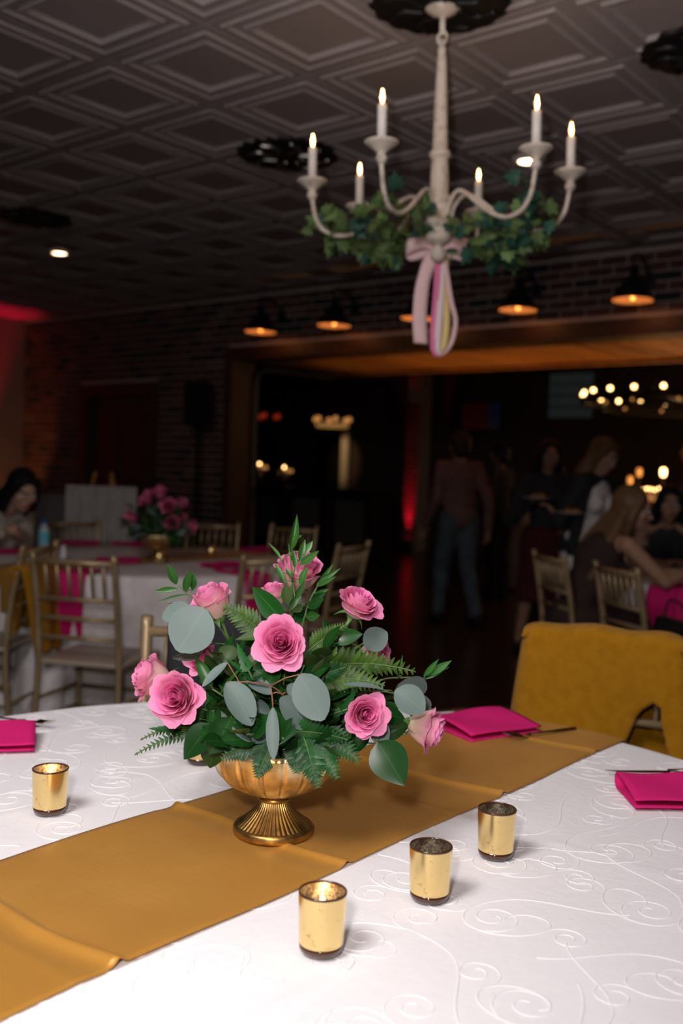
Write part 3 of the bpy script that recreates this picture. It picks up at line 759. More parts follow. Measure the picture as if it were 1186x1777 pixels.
# ---- leaves: unit meshes along +Y
def leaf_mesh(name, wf, m, cup=.12, bend=.10, nu=6, nv=10):
    def fn(u, v):
        s = 2*u-1; w = wf(v)
        return (s*.5*w, v, cup*.5*w*s*s-bend*v*v+.02*math.sin(v*5))
    return MB().sheet(fn, nu, nv, uv=True).mesh(name, m)
oval = lambda t: max(0, math.sin(PI*(t*.985+.0075)))**.56*(1.03-.08*t)
ovate = lambda t: (max(0, math.sin(PI*min(1, t**.75)))**.85)
lance = lambda t: max(0, math.sin(PI*t**.85))**1.05
LM = {}
for nm, f in (('eucalyptus', oval), ('salal', ovate), ('ruscus', lance), ('olive', lance)):
    for b_ in (0, 1): LM[nm, b_] = leaf_mesh('leaf', f, nm, cup=(.10, .28)[b_], bend=(.05, .16)[b_])
def pinna_w(t):
    k = t*6.0; fr = k-math.floor(k)
    return max(.03, (1-t)**.75*(.55+.45*(1-fr)**.7)*(1 if t > .04 else .4))
LM['fern', 0] = leaf_mesh('pinna', pinna_w, 'fern', .1, .10, 2, 36)
LM['fern_pale', 0] = leaf_mesh('pinna', pinna_w, 'fern_pale', .1, .10, 2, 36)
def rolled(y, n, deg): return Quaternion(y.normalized(), math.radians(deg)) @ n
def add_leaf(par, T0, b, t, w, kind, bend=0, roll=0, db=0, dt=0, name='leaf'):
    A = atd(b[0], b[1], DA+db); B = atd(t[0], t[1], DA+dt); y = B-A; L = y.length
    n = rolled(y, (CAM-A).normalized(), roll)
    mtx = Matrix.Translation(-T0) @ frame(A, y, n, w*PXM, L, L*.8)
    return put(name, LM[kind, bend], par, mtx), A
def sprig(name, label, cat, stem, leaves, mstem='stem', rad=.0016, group=None, root=True):
    """stem: [(px,py,dd)...] from the bowl outwards; leaves: (base, tip, width px, kind, bend, roll, dd base, dd tip)"""
    P = [atd(x, y, DA+d) for x, y, d in stem]
    T0 = MOUTH.copy() if root else P[0].copy()
    t = thing(name, label, cat, T0, group=group)
    pts = ([MOUTH+(P[0]-MOUTH)*.03] if root else [])+P
    MB().tube([p-T0 for p in smoothpath(pts, 5)], [rad*1.2-(rad*.7)*i/((len(pts)-1)*5) for i in range((len(pts)-1)*5+1)], 6).build('stem', mstem, t)
    for (b, tp, w_, kind, bend, roll, db, dt) in leaves:
        _, A = add_leaf(t, T0, b, tp, w_, kind, bend, roll, db, dt)
        near = min(P, key=lambda p: (p-A).length)
        if (near-A).length > .008: MB().tube([near-T0, (near+A)/2-T0+Vector((0, 0, .003)), A-T0], rad*.55, 5).build('petiole', mstem, t)
    return t
eu = 'eucalyptus'
sprig('eucalyptus_sprig', 'eucalyptus sprig with one very large round grey leaf', 'foliage', [(450, 1190, -.02), (405, 1120, -.05), (372, 1078, -.075)],
      [((356, 1056), (308, 1130), 80, eu, 0, 10, -.08, -.09), ((330, 1052), (280, 1072), 34, eu, 0, 20, -.03, -.02), ((352, 1120), (300, 1150), 30, eu, 1, -50, -.04, -.02), ((405, 1120), (388, 1150), 34, 'olive', 1, 20, -.07, -.09)])
sprig('eucalyptus_sprig', 'eucalyptus sprig of oval grey leaves on reddish stem below the middle rose', 'foliage', [(520, 1250, -.07), (490, 1205, -.11), (470, 1190, -.125)],
      [((394, 1184), (440, 1256), 47, eu, 1, -18, -.135, -.15), ((522, 1170), (560, 1250), 60, eu, 0, 14, -.135, -.155), ((474, 1228), (474, 1318), 22, eu, 0, 12, -.14, -.16), ((486, 1212), (540, 1262), 48, eu, 0, -25, -.115, -.10),
       ((470, 1205), (428, 1172), 30, eu, 0, 35, -.11, -.09), ((500, 1205), (520, 1190), 26, eu, 0, 10, -.10, -.10)], 'redstem')
sprig('eucalyptus_sprig', 'eucalyptus sprig with oval leaf lying low above bowl rim', 'foliage', [(480, 1270, -.06), (465, 1272, -.09)],
      [((464, 1284), (404, 1262), 30, eu, 0, 20, -.105, -.12), ((395, 1150), (350, 1190), 18, eu, 0, 40, -.09, -.10), ((470, 1240), (440, 1215), 24, eu, 0, -30, -.09, -.08)], 'redstem')
sprig('eucalyptus_sprig', 'eucalyptus sprig with paired round leaves above outward-hanging rose', 'foliage', [(600, 1210, -.04), (660, 1200, -.06), (688, 1205, -.065)],
      [((686, 1198), (738, 1232), 50, eu, 1, -14, -.075, -.085), ((690, 1190), (742, 1200), 52, eu, 0, 25, -.045, -.02), ((668, 1198), (598, 1184), 15, eu, 0, 62, -.10, -.13), ((715, 1200), (742, 1236), 40, eu, 0, 30, -.03, -.01)])
sprig('eucalyptus_sprig', 'eucalyptus sprig with round leaf beneath the tilted rose', 'foliage', [(570, 1160, .02), (625, 1120, .0), (640, 1112, -.005)],
      [((632, 1120), (672, 1098), 44, eu, 0, 0, -.01, -.02), ((600, 1150), (560, 1105), 34, eu, 0, 30, -.01, .0), ((575, 1150), (590, 1180), 30, eu, 0, 20, -.03, -.03)])
sprig('eucalyptus_sprig', 'eucalyptus sprig with grey leaf behind the low rose over runner', 'foliage', [(600, 1270, -.06), (650, 1262, -.08)],
      [((655, 1245), (664, 1296), 34, eu, 0, 5, -.08, -.09), ((640, 1270), (690, 1262), 26, eu, 0, -40, -.06, -.04), ((608, 1260), (590, 1300), 26, 'olive', 0, 40, -.07, -.09)])
sprig('salal_sprig', 'broad glossy green leaf spray at the bowl, near low open rose', 'foliage', [(440, 1280, -.05), (400, 1262, -.09)],
      [((402, 1244), (366, 1312), 62, 'salal', 1, -25, -.115, -.125), ((366, 1256), (318, 1318), 46, 'salal', 0, 18, -.10, -.11), ((372, 1290), (364, 1334), 40, 'salal', 0, 10, -.08, -.08), ((345, 1245), (300, 1262), 30, 'olive', 0, 20, -.05, -.05)])
sprig('salal_sprig', 'large pointed glossy leaf drooping over the gold runner', 'foliage', [(610, 1290, -.05), (655, 1290, -.10)],
      [((656, 1286), (702, 1364), 64, 'salal', 0, 8, -.105, -.125), ((660, 1238), (704, 1246), 34, 'salal', 0, -15, -.06, -.05), ((668, 1268), (712, 1262), 38, 'salal', 0, 30, -.05, -.03), ((640, 1270), (610, 1310), 26, 'salal', 0, 30, -.07, -.08)])
sprig('salal_sprig', 'dark pointed leaves standing in front of the pale hidden rose', 'foliage', [(500, 1130, .0), (495, 1085, -.02)],
      [((494, 1078), (436, 1018), 40, 'salal', 0, -20, -.03, -.01), ((500, 1090), (408, 1108), 26, 'olive', 0, 25, -.05, -.07), ((505, 1075), (560, 1050), 26, 'salal', 0, 20, -.02, .0), ((470, 1120), (398, 1180), 20, 'olive', 0, 25, -.06, -.08)])
sprig('salal_sprig', 'dark oval leaves beneath the tilted rose', 'foliage', [(560, 1150, -.02), (585, 1110, -.035)],
      [((575, 1108), (630, 1100), 30, 'salal', 0, 0, -.04, -.04), ((585, 1120), (560, 1075), 26, 'salal', 0, -20, -.03, -.02), ((600, 1130), (640, 1150), 28, 'salal', 0, 30, -.04, -.04)])
R_ = 'ruscus'
sprig('ruscus_sprig', 'tall narrow-leaved green sprig rising above the topmost rose', 'foliage', [(510, 1120, -.03), (505, 1060, -.045), (508, 1010, -.055), (503, 960, -.055), (502, 945, -.05)],
      [((503, 958), (518, 893), 15, R_, 1, 15, -.055, -.06), ((507, 936), (524, 929), 8, R_, 0, 0, -.055, -.06), ((505, 975), (506, 945), 9, R_, 0, 30, -.055, -.05), ((520, 975), (530, 935), 13, R_, 0, 10, -.06, -.06),
       ((528, 962), (543, 938), 11, R_, 0, -10, -.06, -.055), ((520, 980), (554, 956), 14, R_, 0, 10, -.07, -.08), ((512, 986), (510, 955), 9, R_, 0, 20, -.07, -.07), ((490, 975), (467, 940), 7, R_, 0, 40, -.05, -.03),
       ((495, 1012), (477, 975), 9, R_, 0, 20, -.06, -.05), ((505, 1000), (496, 985), 8, R_, 0, 10, -.06, -.06), ((520, 1015), (534, 982), 12, R_, 0, -10, -.075, -.08), ((512, 1040), (530, 1008), 11, R_, 0, 20, -.08, -.09),
       ((500, 1050), (495, 1012), 19, 'olive', 0, 5, -.09, -.10), ((502, 1060), (520, 1030), 12, R_, 0, 10, -.08, -.08)])
sprig('ruscus_sprig', 'narrow-leaved green sprig fanning sideways from topmost rose', 'foliage', [(520, 1110, -.02), (535, 1050, -.03), (556, 1010, -.03), (570, 995, -.02)],
      [((550, 1015), (580, 978), 9, R_, 0, 20, -.035, -.04), ((555, 1008), (592, 986), 8, R_, 0, 10, -.035, -.04), ((552, 1018), (583, 1000), 8, R_, 0, -10, -.04, -.05), ((546, 1030), (572, 1022), 8, R_, 0, 20, -.04, -.04),
       ((540, 1042), (566, 1028), 13, 'salal', 0, 10, -.045, -.05), ((535, 1055), (562, 1038), 17, 'salal', 0, -10, -.05, -.06), ((525, 1050), (508, 1062), 15, 'olive', 0, 0, -.07, -.08), ((530, 1070), (556, 1068), 18, R_, 0, 20, -.05, -.05)])
sprig('ruscus_sprig', 'narrow-leaved green sprig reaching out past half-open pale-sided rose', 'foliage', [(400, 1120, .0), (350, 1050, .0), (322, 1028, .0), (310, 1015, .0)],
      [((307, 1015), (291, 978), 17, R_, 0, 10, .0, -.01), ((310, 1022), (266, 1026), 11, R_, 0, 5, .0, .0), ((320, 1028), (332, 988), 15, R_, 0, -15, .0, -.01), ((334, 1025), (337, 994), 14, R_, 0, 20, .0, .01), ((328, 1032), (272, 1042), 5, R_, 0, 40, .0, .0), ((330, 1048), (286, 1046), 4, R_, 0, 50, .0, .01)])
sprig('ruscus_sprig', 'narrow-leaved green sprig pointing out above outward-hanging rose', 'foliage', [(640, 1190, .02), (700, 1176, .01), (735, 1178, .0)],
      [((735, 1174), (762, 1144), 10, R_, 0, 10, .0, -.01), ((745, 1172), (784, 1146), 14, R_, 0, -5, .0, -.01), ((735, 1179), (782, 1158), 6, R_, 0, 30, .0, .0), ((690, 1176), (700, 1136), 6, R_, 0, 30, .01, .01)])
def frond(label, base, tip, wpx, sag, db, dt, roll=0, kind='fern', n=14, root=True):
    A = atd(*base, DA+db); B = atd(*tip, DA+dt); mid = (A+B)/2+UU*sag*PXM
    pts = [((1-t)**2)*A+2*t*(1-t)*mid+t*t*B for t in [i/16 for i in range(17)]]
    t0 = thing('fern_frond', label, 'fern', A)
    MB().tube([p-A for p in ([A+(MOUTH-A)*.6] if root else [])+pts], .0011, 5).build('rachis', 'stem', t0)
    n0 = (CAM-A).normalized()
    for i in range(n):
        f = .10+.86*i/(n-1); k = min(15, int(f*16)); p = pts[k].lerp(pts[k+1], f*16-k); tg = (pts[k+1]-pts[k]).normalized()
        L = wpx*PXM*.5*(1-.82*f**1.6)*(1 if f > .15 else .8)
        nn = rolled(tg, n0, roll); sd = tg.cross(nn).normalized()
        for s in (-1, 1):
            y = sd*s*.86+tg*.52+nn*random.uniform(-.12, .12)
            put('pinna', LM[kind, 0], t0, Matrix.Translation(-A) @ frame(p, y, nn, L*.66, L, L))
frond('fern frond hanging over the bowl rim near the low leaf spray', (470, 1292), (384, 1318), 62, 14, -.09, -.12)
frond('fern frond dangling straight down the gold bowl', (474, 1284), (446, 1350), 60, 4, -.10, -.125)
frond('fern frond hanging down the middle of the bowl', (520, 1278), (515, 1342), 62, 4, -.10, -.125)
frond('fern frond dangling forward over the bowl with pointed tip', (528, 1280), (552, 1368), 66, 6, -.105, -.135)
frond('fern frond splayed over the bowl rim toward runner', (535, 1274), (586, 1352), 70, 12, -.10, -.12)
frond('fern frond spread flat below the low rose over runner', (540, 1266), (624, 1322), 70, 14, -.09, -.11)
frond('fern frond lying across the bowl mouth', (500, 1270), (604, 1284), 62, 10, -.10, -.12, 30)
frond('fern frond reaching low over white cloth', (345, 1268), (234, 1310), 34, 12, -.03, -.06)
frond('fern frond reaching over white cloth under the open rose', (340, 1262), (244, 1284), 30, 16, -.02, -.03)
frond('long pale fern frond arching outward above paired round leaves', (545, 1160), (722, 1166), 74, 22, -.04, -.06, 15, 'fern_pale', 16)
frond('pale fern frond below the dark oval leaves', (540, 1180), (668, 1190), 70, 14, -.05, -.08, -10, 'fern_pale', 14)
frond('pale fern frond rising toward the tilted rose', (535, 1130), (602, 1084), 50, 6, -.05, -.05, 10, 'fern_pale')
frond('fern frond beside half-open pale-sided rose', (455, 1095), (388, 1052), 60, 4, -.035, -.05, 0, 'fern_pale', 11)
frond('fern frond crossing below the middle rose', (520, 1190), (600, 1158), 64, 6, -.06, -.07, 20)
frond('fern frond tucked beside middle rose', (470, 1170), (400, 1210), 44, 8, -.05, -.07, 0)
# dense filling of dark leaf stems in the heart of the arrangement
rf = random.Random(11)
for k in range(78):
    a = rf.uniform(0, 2*PI); e = math.asin(rf.uniform(.14, .97)); rad = rf.uniform(.09, .165)
    up = Vector((math.cos(a)*math.cos(e), math.sin(a)*math.cos(e), math.sin(e)*1.12))
    tipc = MOUTH+up*rad
    kind = rf.choice(['salal', 'salal', 'olive', 'ruscus', 'salal', 'salal', 'salal', 'eucalyptus']) if k % 5 else 'fern'
    t = thing('leaf_stem', 'dark green leaf stem tucked deep among the roses', 'foliage', MOUTH, group='filler leaf stems inside the arrangement')
    MB().tube([up*.01, up*rad*.6+Vector((0, 0, .01)), up*rad], .0013, 5).build('stem', 'stem', t)
    for i in range(6):
        f = .45+.55*i/5; p = up*rad*f
        dirv = (up.normalized()*.7+Vector((rf.uniform(-1, 1), rf.uniform(-1, 1), rf.uniform(-.25, .6)))).normalized()
        L = rf.uniform(.038, .058); w_ = L*(.55 if kind == 'salal' else .30 if kind in ('olive', 'ruscus') else .8)
        if kind == 'fern': w_ = L*.45
        nn = (up.normalized()+Vector((rf.uniform(-.6, .6), rf.uniform(-.6, .6), .5))).normalized()
        if kind == 'eucalyptus': L *= .75
        if any(((MOUTH+p+dirv*L*g_)-rc_).length < rr_ for g_ in (.0, .5, 1.0) for rc_, rr_ in ROSES): continue
        put('leaf', LM[kind, 0], t, frame(p, dirv, nn, w_, L, L*.8))

# ================================================================ CHANDELIER
ch = thing('candle_chandelier', 'cream distressed chandelier with six candle arms', 'chandelier', (CHX, CHY, CZ))
tilt = Quaternion(FW, -.020)
ch.rotation_mode = 'QUATERNION'; ch.rotation_quaternion = tilt
Z = lambda z: z-CZ
MB().lathe([(0, Z(3.035)), (.065, Z(3.035)), (.068, Z(3.02)), (.045, Z(3.005)), (.018, Z(2.992)), (0, Z(2.99))], 28).build('canopy', 'paint', ch)
def ring(c, R1, R2, r, plane, m, par, name, seg=20):
    pts = []
    for i in range(seg+1):
        a = 2*PI*i/seg; u, v = R1*math.cos(a), R2*math.sin(a)
        pts.append((c[0]+(u if plane == 'x' else 0), c[1]+(0 if plane == 'x' else u), c[2]+v))
    return MB().tube(pts, r, 8, False).build(name, m, par)
for k in range(3): ring((0, 0, Z(2.984)-.021*k), .009, .0155, .003, 'xy'[k % 2], 'paint', ch, 'chain_link')
MB().tube([(0, 0, Z(2.992)), (0, 0, Z(2.93))], .011, 10).build('cord', 'paint', ch)
ring((0, 0, Z(2.915)), .020, .022, .0055, 'x', 'paint', ch, 'hanging_loop'); ring((0, 0, Z(2.895)), .014, .016, .0045, 'y', 'paint', ch, 'hanging_loop')
MB().lathe([(0, Z(2.885)), (.012, Z(2.884)), (.016, Z(2.872)), (.014, Z(2.86)), (.018, Z(2.84)), (.023, Z(2.70)), (.027, Z(2.56)), (.029, Z(2.505)), (.037, Z(2.50)), (.040, Z(2.49)), (.037, Z(2.48)), (.030, Z(2.475)), (.033, Z(2.42)), (.034, Z(2.345)),
            (.045, Z(2.335)), (.052, Z(2.315)), (.054, Z(2.285)), (.048, Z(2.262)), (.055, Z(2.255)), (.055, Z(2.235)), (.040, Z(2.225)), (.030, Z(2.212)), (.045, Z(2.20)), (.052, Z(2.185)), (.040, Z(2.168)), (.020, Z(2.158)), (0, Z(2.155))], 32).build('column', 'paint', ch)
MB().lathe([(0, Z(2.160)), (.016, Z(2.158)), (.014, Z(2.150)), (.026, Z(2.140)), (.030, Z(2.125)), (.026, Z(2.108)), (.014, Z(2.098)), (0, Z(2.096))], 24).build('finial', 'paint', ch)
RA = .474; zb = 2.345
arm_pts = [(.045, 2.255), (.058, 2.30), (.092, 2.335), (.135, 2.325), (.20, 2.275), (.27, 2.225), (.345, 2.195), (.415, 2.205), (.455, 2.25), (.470, 2.31), (RA, zb)]
for k, deg in enumerate((-80, -14, 23, 104, 167, -145)):
    a = math.radians(deg); ca, sa = math.cos(a), math.sin(a)
    arm = MB().tube(smoothpath([(r*ca, r*sa, Z(z)) for r, z in arm_pts], 4), .0085, 8).build('arm', 'paint', ch)
    c = (RA*ca, RA*sa, Z(zb))
    MB().lathe([(0, -.02), (.012, -.018), (.019, -.005), (.019, .004), (.012, .012), (.018, .020), (.030, .030), (.050, .044), (.058, .050), (.056, .054), (.035, .050), (.017, .052), (0, .052)], 24, c).build('bobeche', 'paint', arm)
    MB().lathe([(0, .05), (.0155, .05), (.0155, .170), (.012, .174), (0, .174)], 16, c).build('candle_sleeve', 'sleeve', arm)
    MB().lathe([(0, .172), (.007, .174), (.0105, .190), (.0115, .205), (.008, .225), (.003, .240), (0, .244)], 14, c).build('bulb', 'bulbglass', arm)
    MB().lathe([(0, .180), (.0040, .184), (.0046, .205), (.0030, .222), (0, .226)], 8, c).build('filament', 'bulb', arm)
    P = Vector((CHX, CHY, CZ)) + tilt @ (Vector(c)+Vector((0, 0, .205)))
    light('chandelier_bulb_glow', 'POINT', P, .45, (1, .58, .28), shadow_soft_size=.012)
# ivy garlands wound round the arms
def ivy_outline():
    pts = [(0, 0), (.22, -.08), (.50, .10), (.36, .32), (.44, .60), (.20, .62), (0, 1.0), (-.20, .62), (-.44, .60), (-.36, .32), (-.50, .10), (-.22, -.08)]
    mb = MB(); mb.v = [(0, .35, .06)]+[(x, y, -.05*abs(x)) for x, y in pts]; n = len(pts)
    mb.f = [(0, 1+i, 1+(i+1) % n) for i in range(n)]; mb.mi = [0]*n
    mb.uv = [(.5, .35)]+[(.5+x*.9+.06, y) for x, y in pts]
    return mb
ivy_me = [ivy_outline().mesh('leaf', 'ivy', False), ivy_outline().mesh('leaf', 'ivy_dark', False)]
def garland(label, path, n, spread, seed, dark, size=(.040, .068)):
    rg = random.Random(seed); P = [Vector(p) for p in path]; T0 = P[0]
    t = thing('ivy_garland', label, 'garland', T0)
    sp = smoothpath(P, 8)
    MB().tube([p-T0 for p in sp], .004, 6).build('vine', 'twig', t)
    for i in range(n):
        f = rg.uniform(0, len(sp)-1.01); k = int(f); p = sp[k].lerp(sp[k+1], f-k)
        off = Vector((rg.gauss(0, 1), rg.gauss(0, 1), rg.gauss(-.35, .9)))*spread
        y = (off+Vector((rg.uniform(-1, 1), rg.uniform(-1, 1), rg.uniform(-1.2, .2)))*spread*2).normalized()
        nn = (-FW*1.0+Vector((rg.uniform(-1, 1), rg.uniform(-1, 1), rg.uniform(-.8, .8)))*.9).normalized()
        s = rg.uniform(*size)
        put('leaf', ivy_me[1 if rg.random() < dark else 0], t, frame(p+off-T0, y, nn, s, s, s))
def pol(deg, r, z): a = math.radians(deg); return Vector((CHX, CHY, CZ))+tilt @ Vector((r*math.cos(a), r*math.sin(a), z-CZ))
garland('green ivy garland wound along the arms on door side of chandelier', [pol(-150, .42, 2.245), pol(-160, .36, 2.22), pol(-170, .28, 2.20), pol(-185, .20, 2.175), pol(-165, .12, 2.20)], 90, .028, 1, .15)
garland('green ivy garland wound behind the bow, low on the arms', [pol(-142, .36, 2.23), pol(-125, .28, 2.25), pol(-110, .2, 2.27), pol(-95, .12, 2.29), pol(-110, .06, 2.24)], 46, .024, 2, .3)
garland('dark ivy garland hanging low from the arms above gooseneck lamps', [pol(-20, .12, 2.22), pol(8, .20, 2.21), pol(20, .27, 2.18), pol(24, .33, 2.20), pol(10, .38, 2.26), pol(-8, .42, 2.29)], 105, .032, 3, .40)
garland('short ivy spray hanging under the arms beside ribbon bow', [pol(60, .10, 2.21), pol(45, .20, 2.16), pol(38, .28, 2.13)], 46, .026, 4, .4)
# ribbons: a bow with long tails at the foot of the column
rb = thing('ribbon_bow', 'pink ribbon bow with long pink, gold and white tails under the chandelier', 'ribbon', pol(0, 0, 2.150)+FW*.070)
R0 = pol(0, 0, 2.165); rx = RR.copy(); ry = -FW
def strip(name, pts, width, m, wdir=None, tw=0):
    P = smoothpath([Vector(p) for p in pts], 6)
    def fn(u, v):
        f = v*(len(P)-1); i = min(int(f), len(P)-2); p = P[i].lerp(P[i+1], f-i)
        wd = Quaternion((0, 0, 1), tw*v) @ (wdir or rx)
        return p+wd*((u-.5)*width)+Vector((0, 0, .004*math.sin(v*14+u*2)))
    o = MB().sheet(fn, 3, len(P)-1).build(name, m, rb); s = o.modifiers.new('thick', 'SOLIDIFY'); s.thickness = .001
    return o
V_ = lambda r, f, z: rx*r+ry*f+Vector((0, 0, z))
for s in (-1, 1):
    up_ = Vector((0, 0, 1))
    strip('bow_loop', [V_(s*.004, .055, .0), V_(s*.05, .065, .020), V_(s*.105, .060, .012), V_(s*.118, .045, -.005), V_(s*.10, .035, -.016), V_(s*.05, .045, -.004), V_(s*.004, .052, -.004)], .048, 'ribpink', up_)
MB().ball((ry*.058), (.016, .012, .022)).build('knot', 'ribpink', rb)
strip('tail', [V_(-.012, .058, -.01), V_(-.040, .060, -.08), V_(-.055, .060, -.16), V_(-.058, .060, -.26), V_(-.050, .058, -.355)], .052, 'ribpink')
strip('tail', [V_(.004, .056, -.01), V_(.006, .052, -.12), V_(.000, .050, -.26), V_(-.002, .050, -.36), V_(.012, .046, -.395), V_(.026, .044, -.40)], .014, 'ribhot')
strip('tail', [V_(.018, .05, -.02), V_(.020, .050, -.14), V_(.016, .052, -.28), V_(.014, .048, -.37), V_(.022, .044, -.395)], .026, 'ribwhite')
strip('tail', [V_(.030, .045, -.02), V_(.036, .045, -.16), V_(.045, .045, -.26), V_(.040, .044, -.35), V_(.026, .042, -.385)], .026, 'ribgold')
strip('tail_loop', [V_(.020, .055, -.01), V_(.040, .055, -.10), V_(.060, .055, -.20), V_(.078, .05, -.27), V_(.068, .045, -.34), V_(.040, .042, -.39), V_(.014, .04, -.40)], .016, 'ribpink')
strip('tail', [V_(-.004, .056, -.01), V_(-.004, .052, -.14), V_(-.010, .050, -.28), V_(-.008, .048, -.36), V_(.004, .046, -.392)], .010, 'ribhot')

# ================================================================ CHAIRS
def make_chair(label):
    t = thing('banquet_chair', label, 'chair')
    # local: faces +Y, seat 0.40 wide
    MB().box(-.205, .205, -.195, .215, .432, .456).build('seat', 'seatpad', t, False, .010)
    for s in (-1, 1):
        MB().tube(smoothpath([(s*.205, -.245, 0), (s*.192, -.205, .25), (s*.188, -.195, .45), (s*.186, -.215, .66), (s*.186, -.262, .90), (s*.186, -.266, .915)], 4), [.0155]*19+[.0165, .010], 8).build('back_post', 'chair', t)
        MB().tube([(s*.205, .205, 0), (s*.197, .200, .44)], [.0135, .016], 8).build('front_leg', 'chair', t)
        for z in (.17, .27): MB().tube([(s*.203, .203, z), (s*.194, -.205, z+.01)], .0095, 6).build('side_stretcher', 'chair', t)
    for z in (.16, .26): MB().tube([(-.202, .203, z), (.202, .203, z)], .0095, 6).build('front_stretcher', 'chair', t)
    MB().tube([(-.195, -.215, .19), (.195, -.215, .19)], .0095, 6).build('rear_stretcher', 'chair', t)
    MB().tube([(-.186, -.258, .885), (.186, -.258, .885)], .0135, 8).build('top_rail', 'chair', t)
    for z, y in ((.725, -.226), (.640, -.211), (.555, -.203)):
        MB().tube([(-.186, y, z), (.186, y, z)], .0105, 8).build('back_rail', 'chair', t)
    for k in range(6):
        x = -.186+.372*(k+1)/7
        MB().tube([(x, -.226, .725), (x, -.243, .81), (x, -.258, .885)], [.007, .009, .007], 8).build('spindle', 'chair', t)
    return t
proto = None
def chair(pos, face, label, group='gold banquet chairs'):
    global proto
    if proto is None: o = proto = make_chair(label)
    else: o = copy_tree(proto); o['label'] = label
    o.location = (pos.x, pos.y, 0); o.rotation_euler = (0, 0, math.atan2(face.y, face.x)-PI/2); o['group'] = group
    return o
def chair_frame(o):   # world axes of a chair: position, right, facing
    a = o.rotation_euler.z; return Vector(o.location), Vector((math.cos(a), math.sin(a), 0)), Vector((-math.sin(a), math.cos(a), 0))
# the chair with the mustard jacket, across the embroidered table
c1p = K(.555, 2.22); c1 = chair(c1p, K(-.42, -.90), 'gold chair wearing the large mustard jacket at the swirl-embroidered table')
c2p = K(-.265, 2.26); c2 = chair(c2p, K(.12, -1), 'gold chair half hidden behind roses with a black jacket')
def drape(ch_, label, m, name, cat, wid, front, back, keep=None, flare=.05, thick=.018, top=.915, folds=1.0, seed=0, lean=.0):
    """a garment thrown over a chair back: front sheet (seat side), over the top rail, back sheet"""
    P, R, Fd = chair_frame(ch_)
    tot = front+back+.09
    def fn(u, v):
        s = v*tot; x = (u-.5)
        if s < front:
            dz = front-s; z = top+.012-dz; y = -.258+.035+.042*min(1, dz/.35)+.012*folds*math.sin(u*9+seed+dz*5)*min(1, dz*4)
        elif s < front+.09:
            a = (s-front)/.09*PI; z = top+.012+.018*math.sin(a)**.8; y = -.258+.035*math.cos(a); dz = 0
        else:
            dz = s-front-.09; z = top+.012-dz; y = -.258-.035-.03*min(1, dz/.4)-.012*folds*math.sin(u*11+seed+dz*4)*min(1, dz*4)
        w_ = wid*(1+flare*dz/.4); z += -.02*(abs(x)*2)**6+.004*math.sin(u*14+seed)
        edge = max(0, abs(x)-.44)/.06
        y += (-.030 if s < front else .03)*edge*edge*.8
        p = P+R*(x*w_+lean*dz*x)+Fd*y; return (p.x, p.y, z)
    o = MB().sheet(fn, 84, 130, keep=keep).build(name, m)
    so = o.modifiers.new('thick', 'SOLIDIFY'); so.thickness = thick; so.offset = 0
    sb = o.modifiers.new('soft', 'SMOOTH'); sb.factor = .5; sb.iterations = 6
    return tag(o, label, cat)
def arch(u, v):      # gap between jacket body and sleeve; u from chair's right (camera left) ...
    fr, tot = .46, .46+.30+.09
    s = v*tot
    if s > fr: return True
    dz = fr-s; q = 1-u      # q runs along the photo left -> right
    if dz > .140 and q < .86+.02*math.sin(dz*30) and q > .80-(dz-.140)*2.8 and (dz-.140) > .9*(q-.80)**2*6: return False
    return True
drape(c1, 'thick mustard fleece jacket draped over chair across the embroidered table', 'mustard', 'jacket', 'jacket', .395, .46, .30, keep=arch, flare=.20, thick=.022, top=.905)
drape(c2, 'black jacket hanging on chair half hidden behind roses', 'blackcloth', 'jacket', 'jacket', .26, .40, .36, flare=.05, thick=.014, top=.895)

# ================================================================ TABLE BY THE BRICK WALL
T2 = Vector((-4.45, 3.75, 0)); R2 = .915
round_table(T2, R2, 'round banquet table under cloth near the brick wall door', 'white tablecloth on table near the brick wall door', 'cloth_far', False)
runner(T2, T2.x-.18, T2.x+.18, 'gold satin runner across the table near the brick wall door', R2, [(3.5, .01, .004), (4.1, .0, .003)], 40)
CT2 = lambda v: (T2-v)
def at2(v, label): v = Vector((v.x, v.y, 0)); return chair(v, CT2(v), label)
n1 = K(-1.06, 4.42); chair(n1, K(.22, .97), 'empty gold chair with hanging napkin behind it, back turned to the embroidered table')
at2(Vector((-3.33, 3.42, 0)), 'gold chair behind the roses, beside hanging magenta napkin')
chair(K(-.16, 5.62), K(-.89, .45), 'gold chair turned side-on, just past the topmost rose')
at2(Vector((-4.68, 5.02, 0)), 'gold chair before the bar counter, beyond the brick-wall table')
at2(Vector((-5.09, 4.75, 0)), 'gold chair beside the second flower bowl, backed by the speaker stand')
at2(Vector((-5.50, 4.06, 0)), 'gold chair in front of the whitewashed board')
ca = chair(K(-1.68, 4.72), K(-1, .12), 'gold chair draped with a smaller mustard jacket')
drape(ca, 'mustard jacket hanging on gold chair beside the brick-wall table', 'mustard', 'jacket', 'jacket', .42, .30, .40, flare=-.5, thick=.02, top=.80, seed=2)
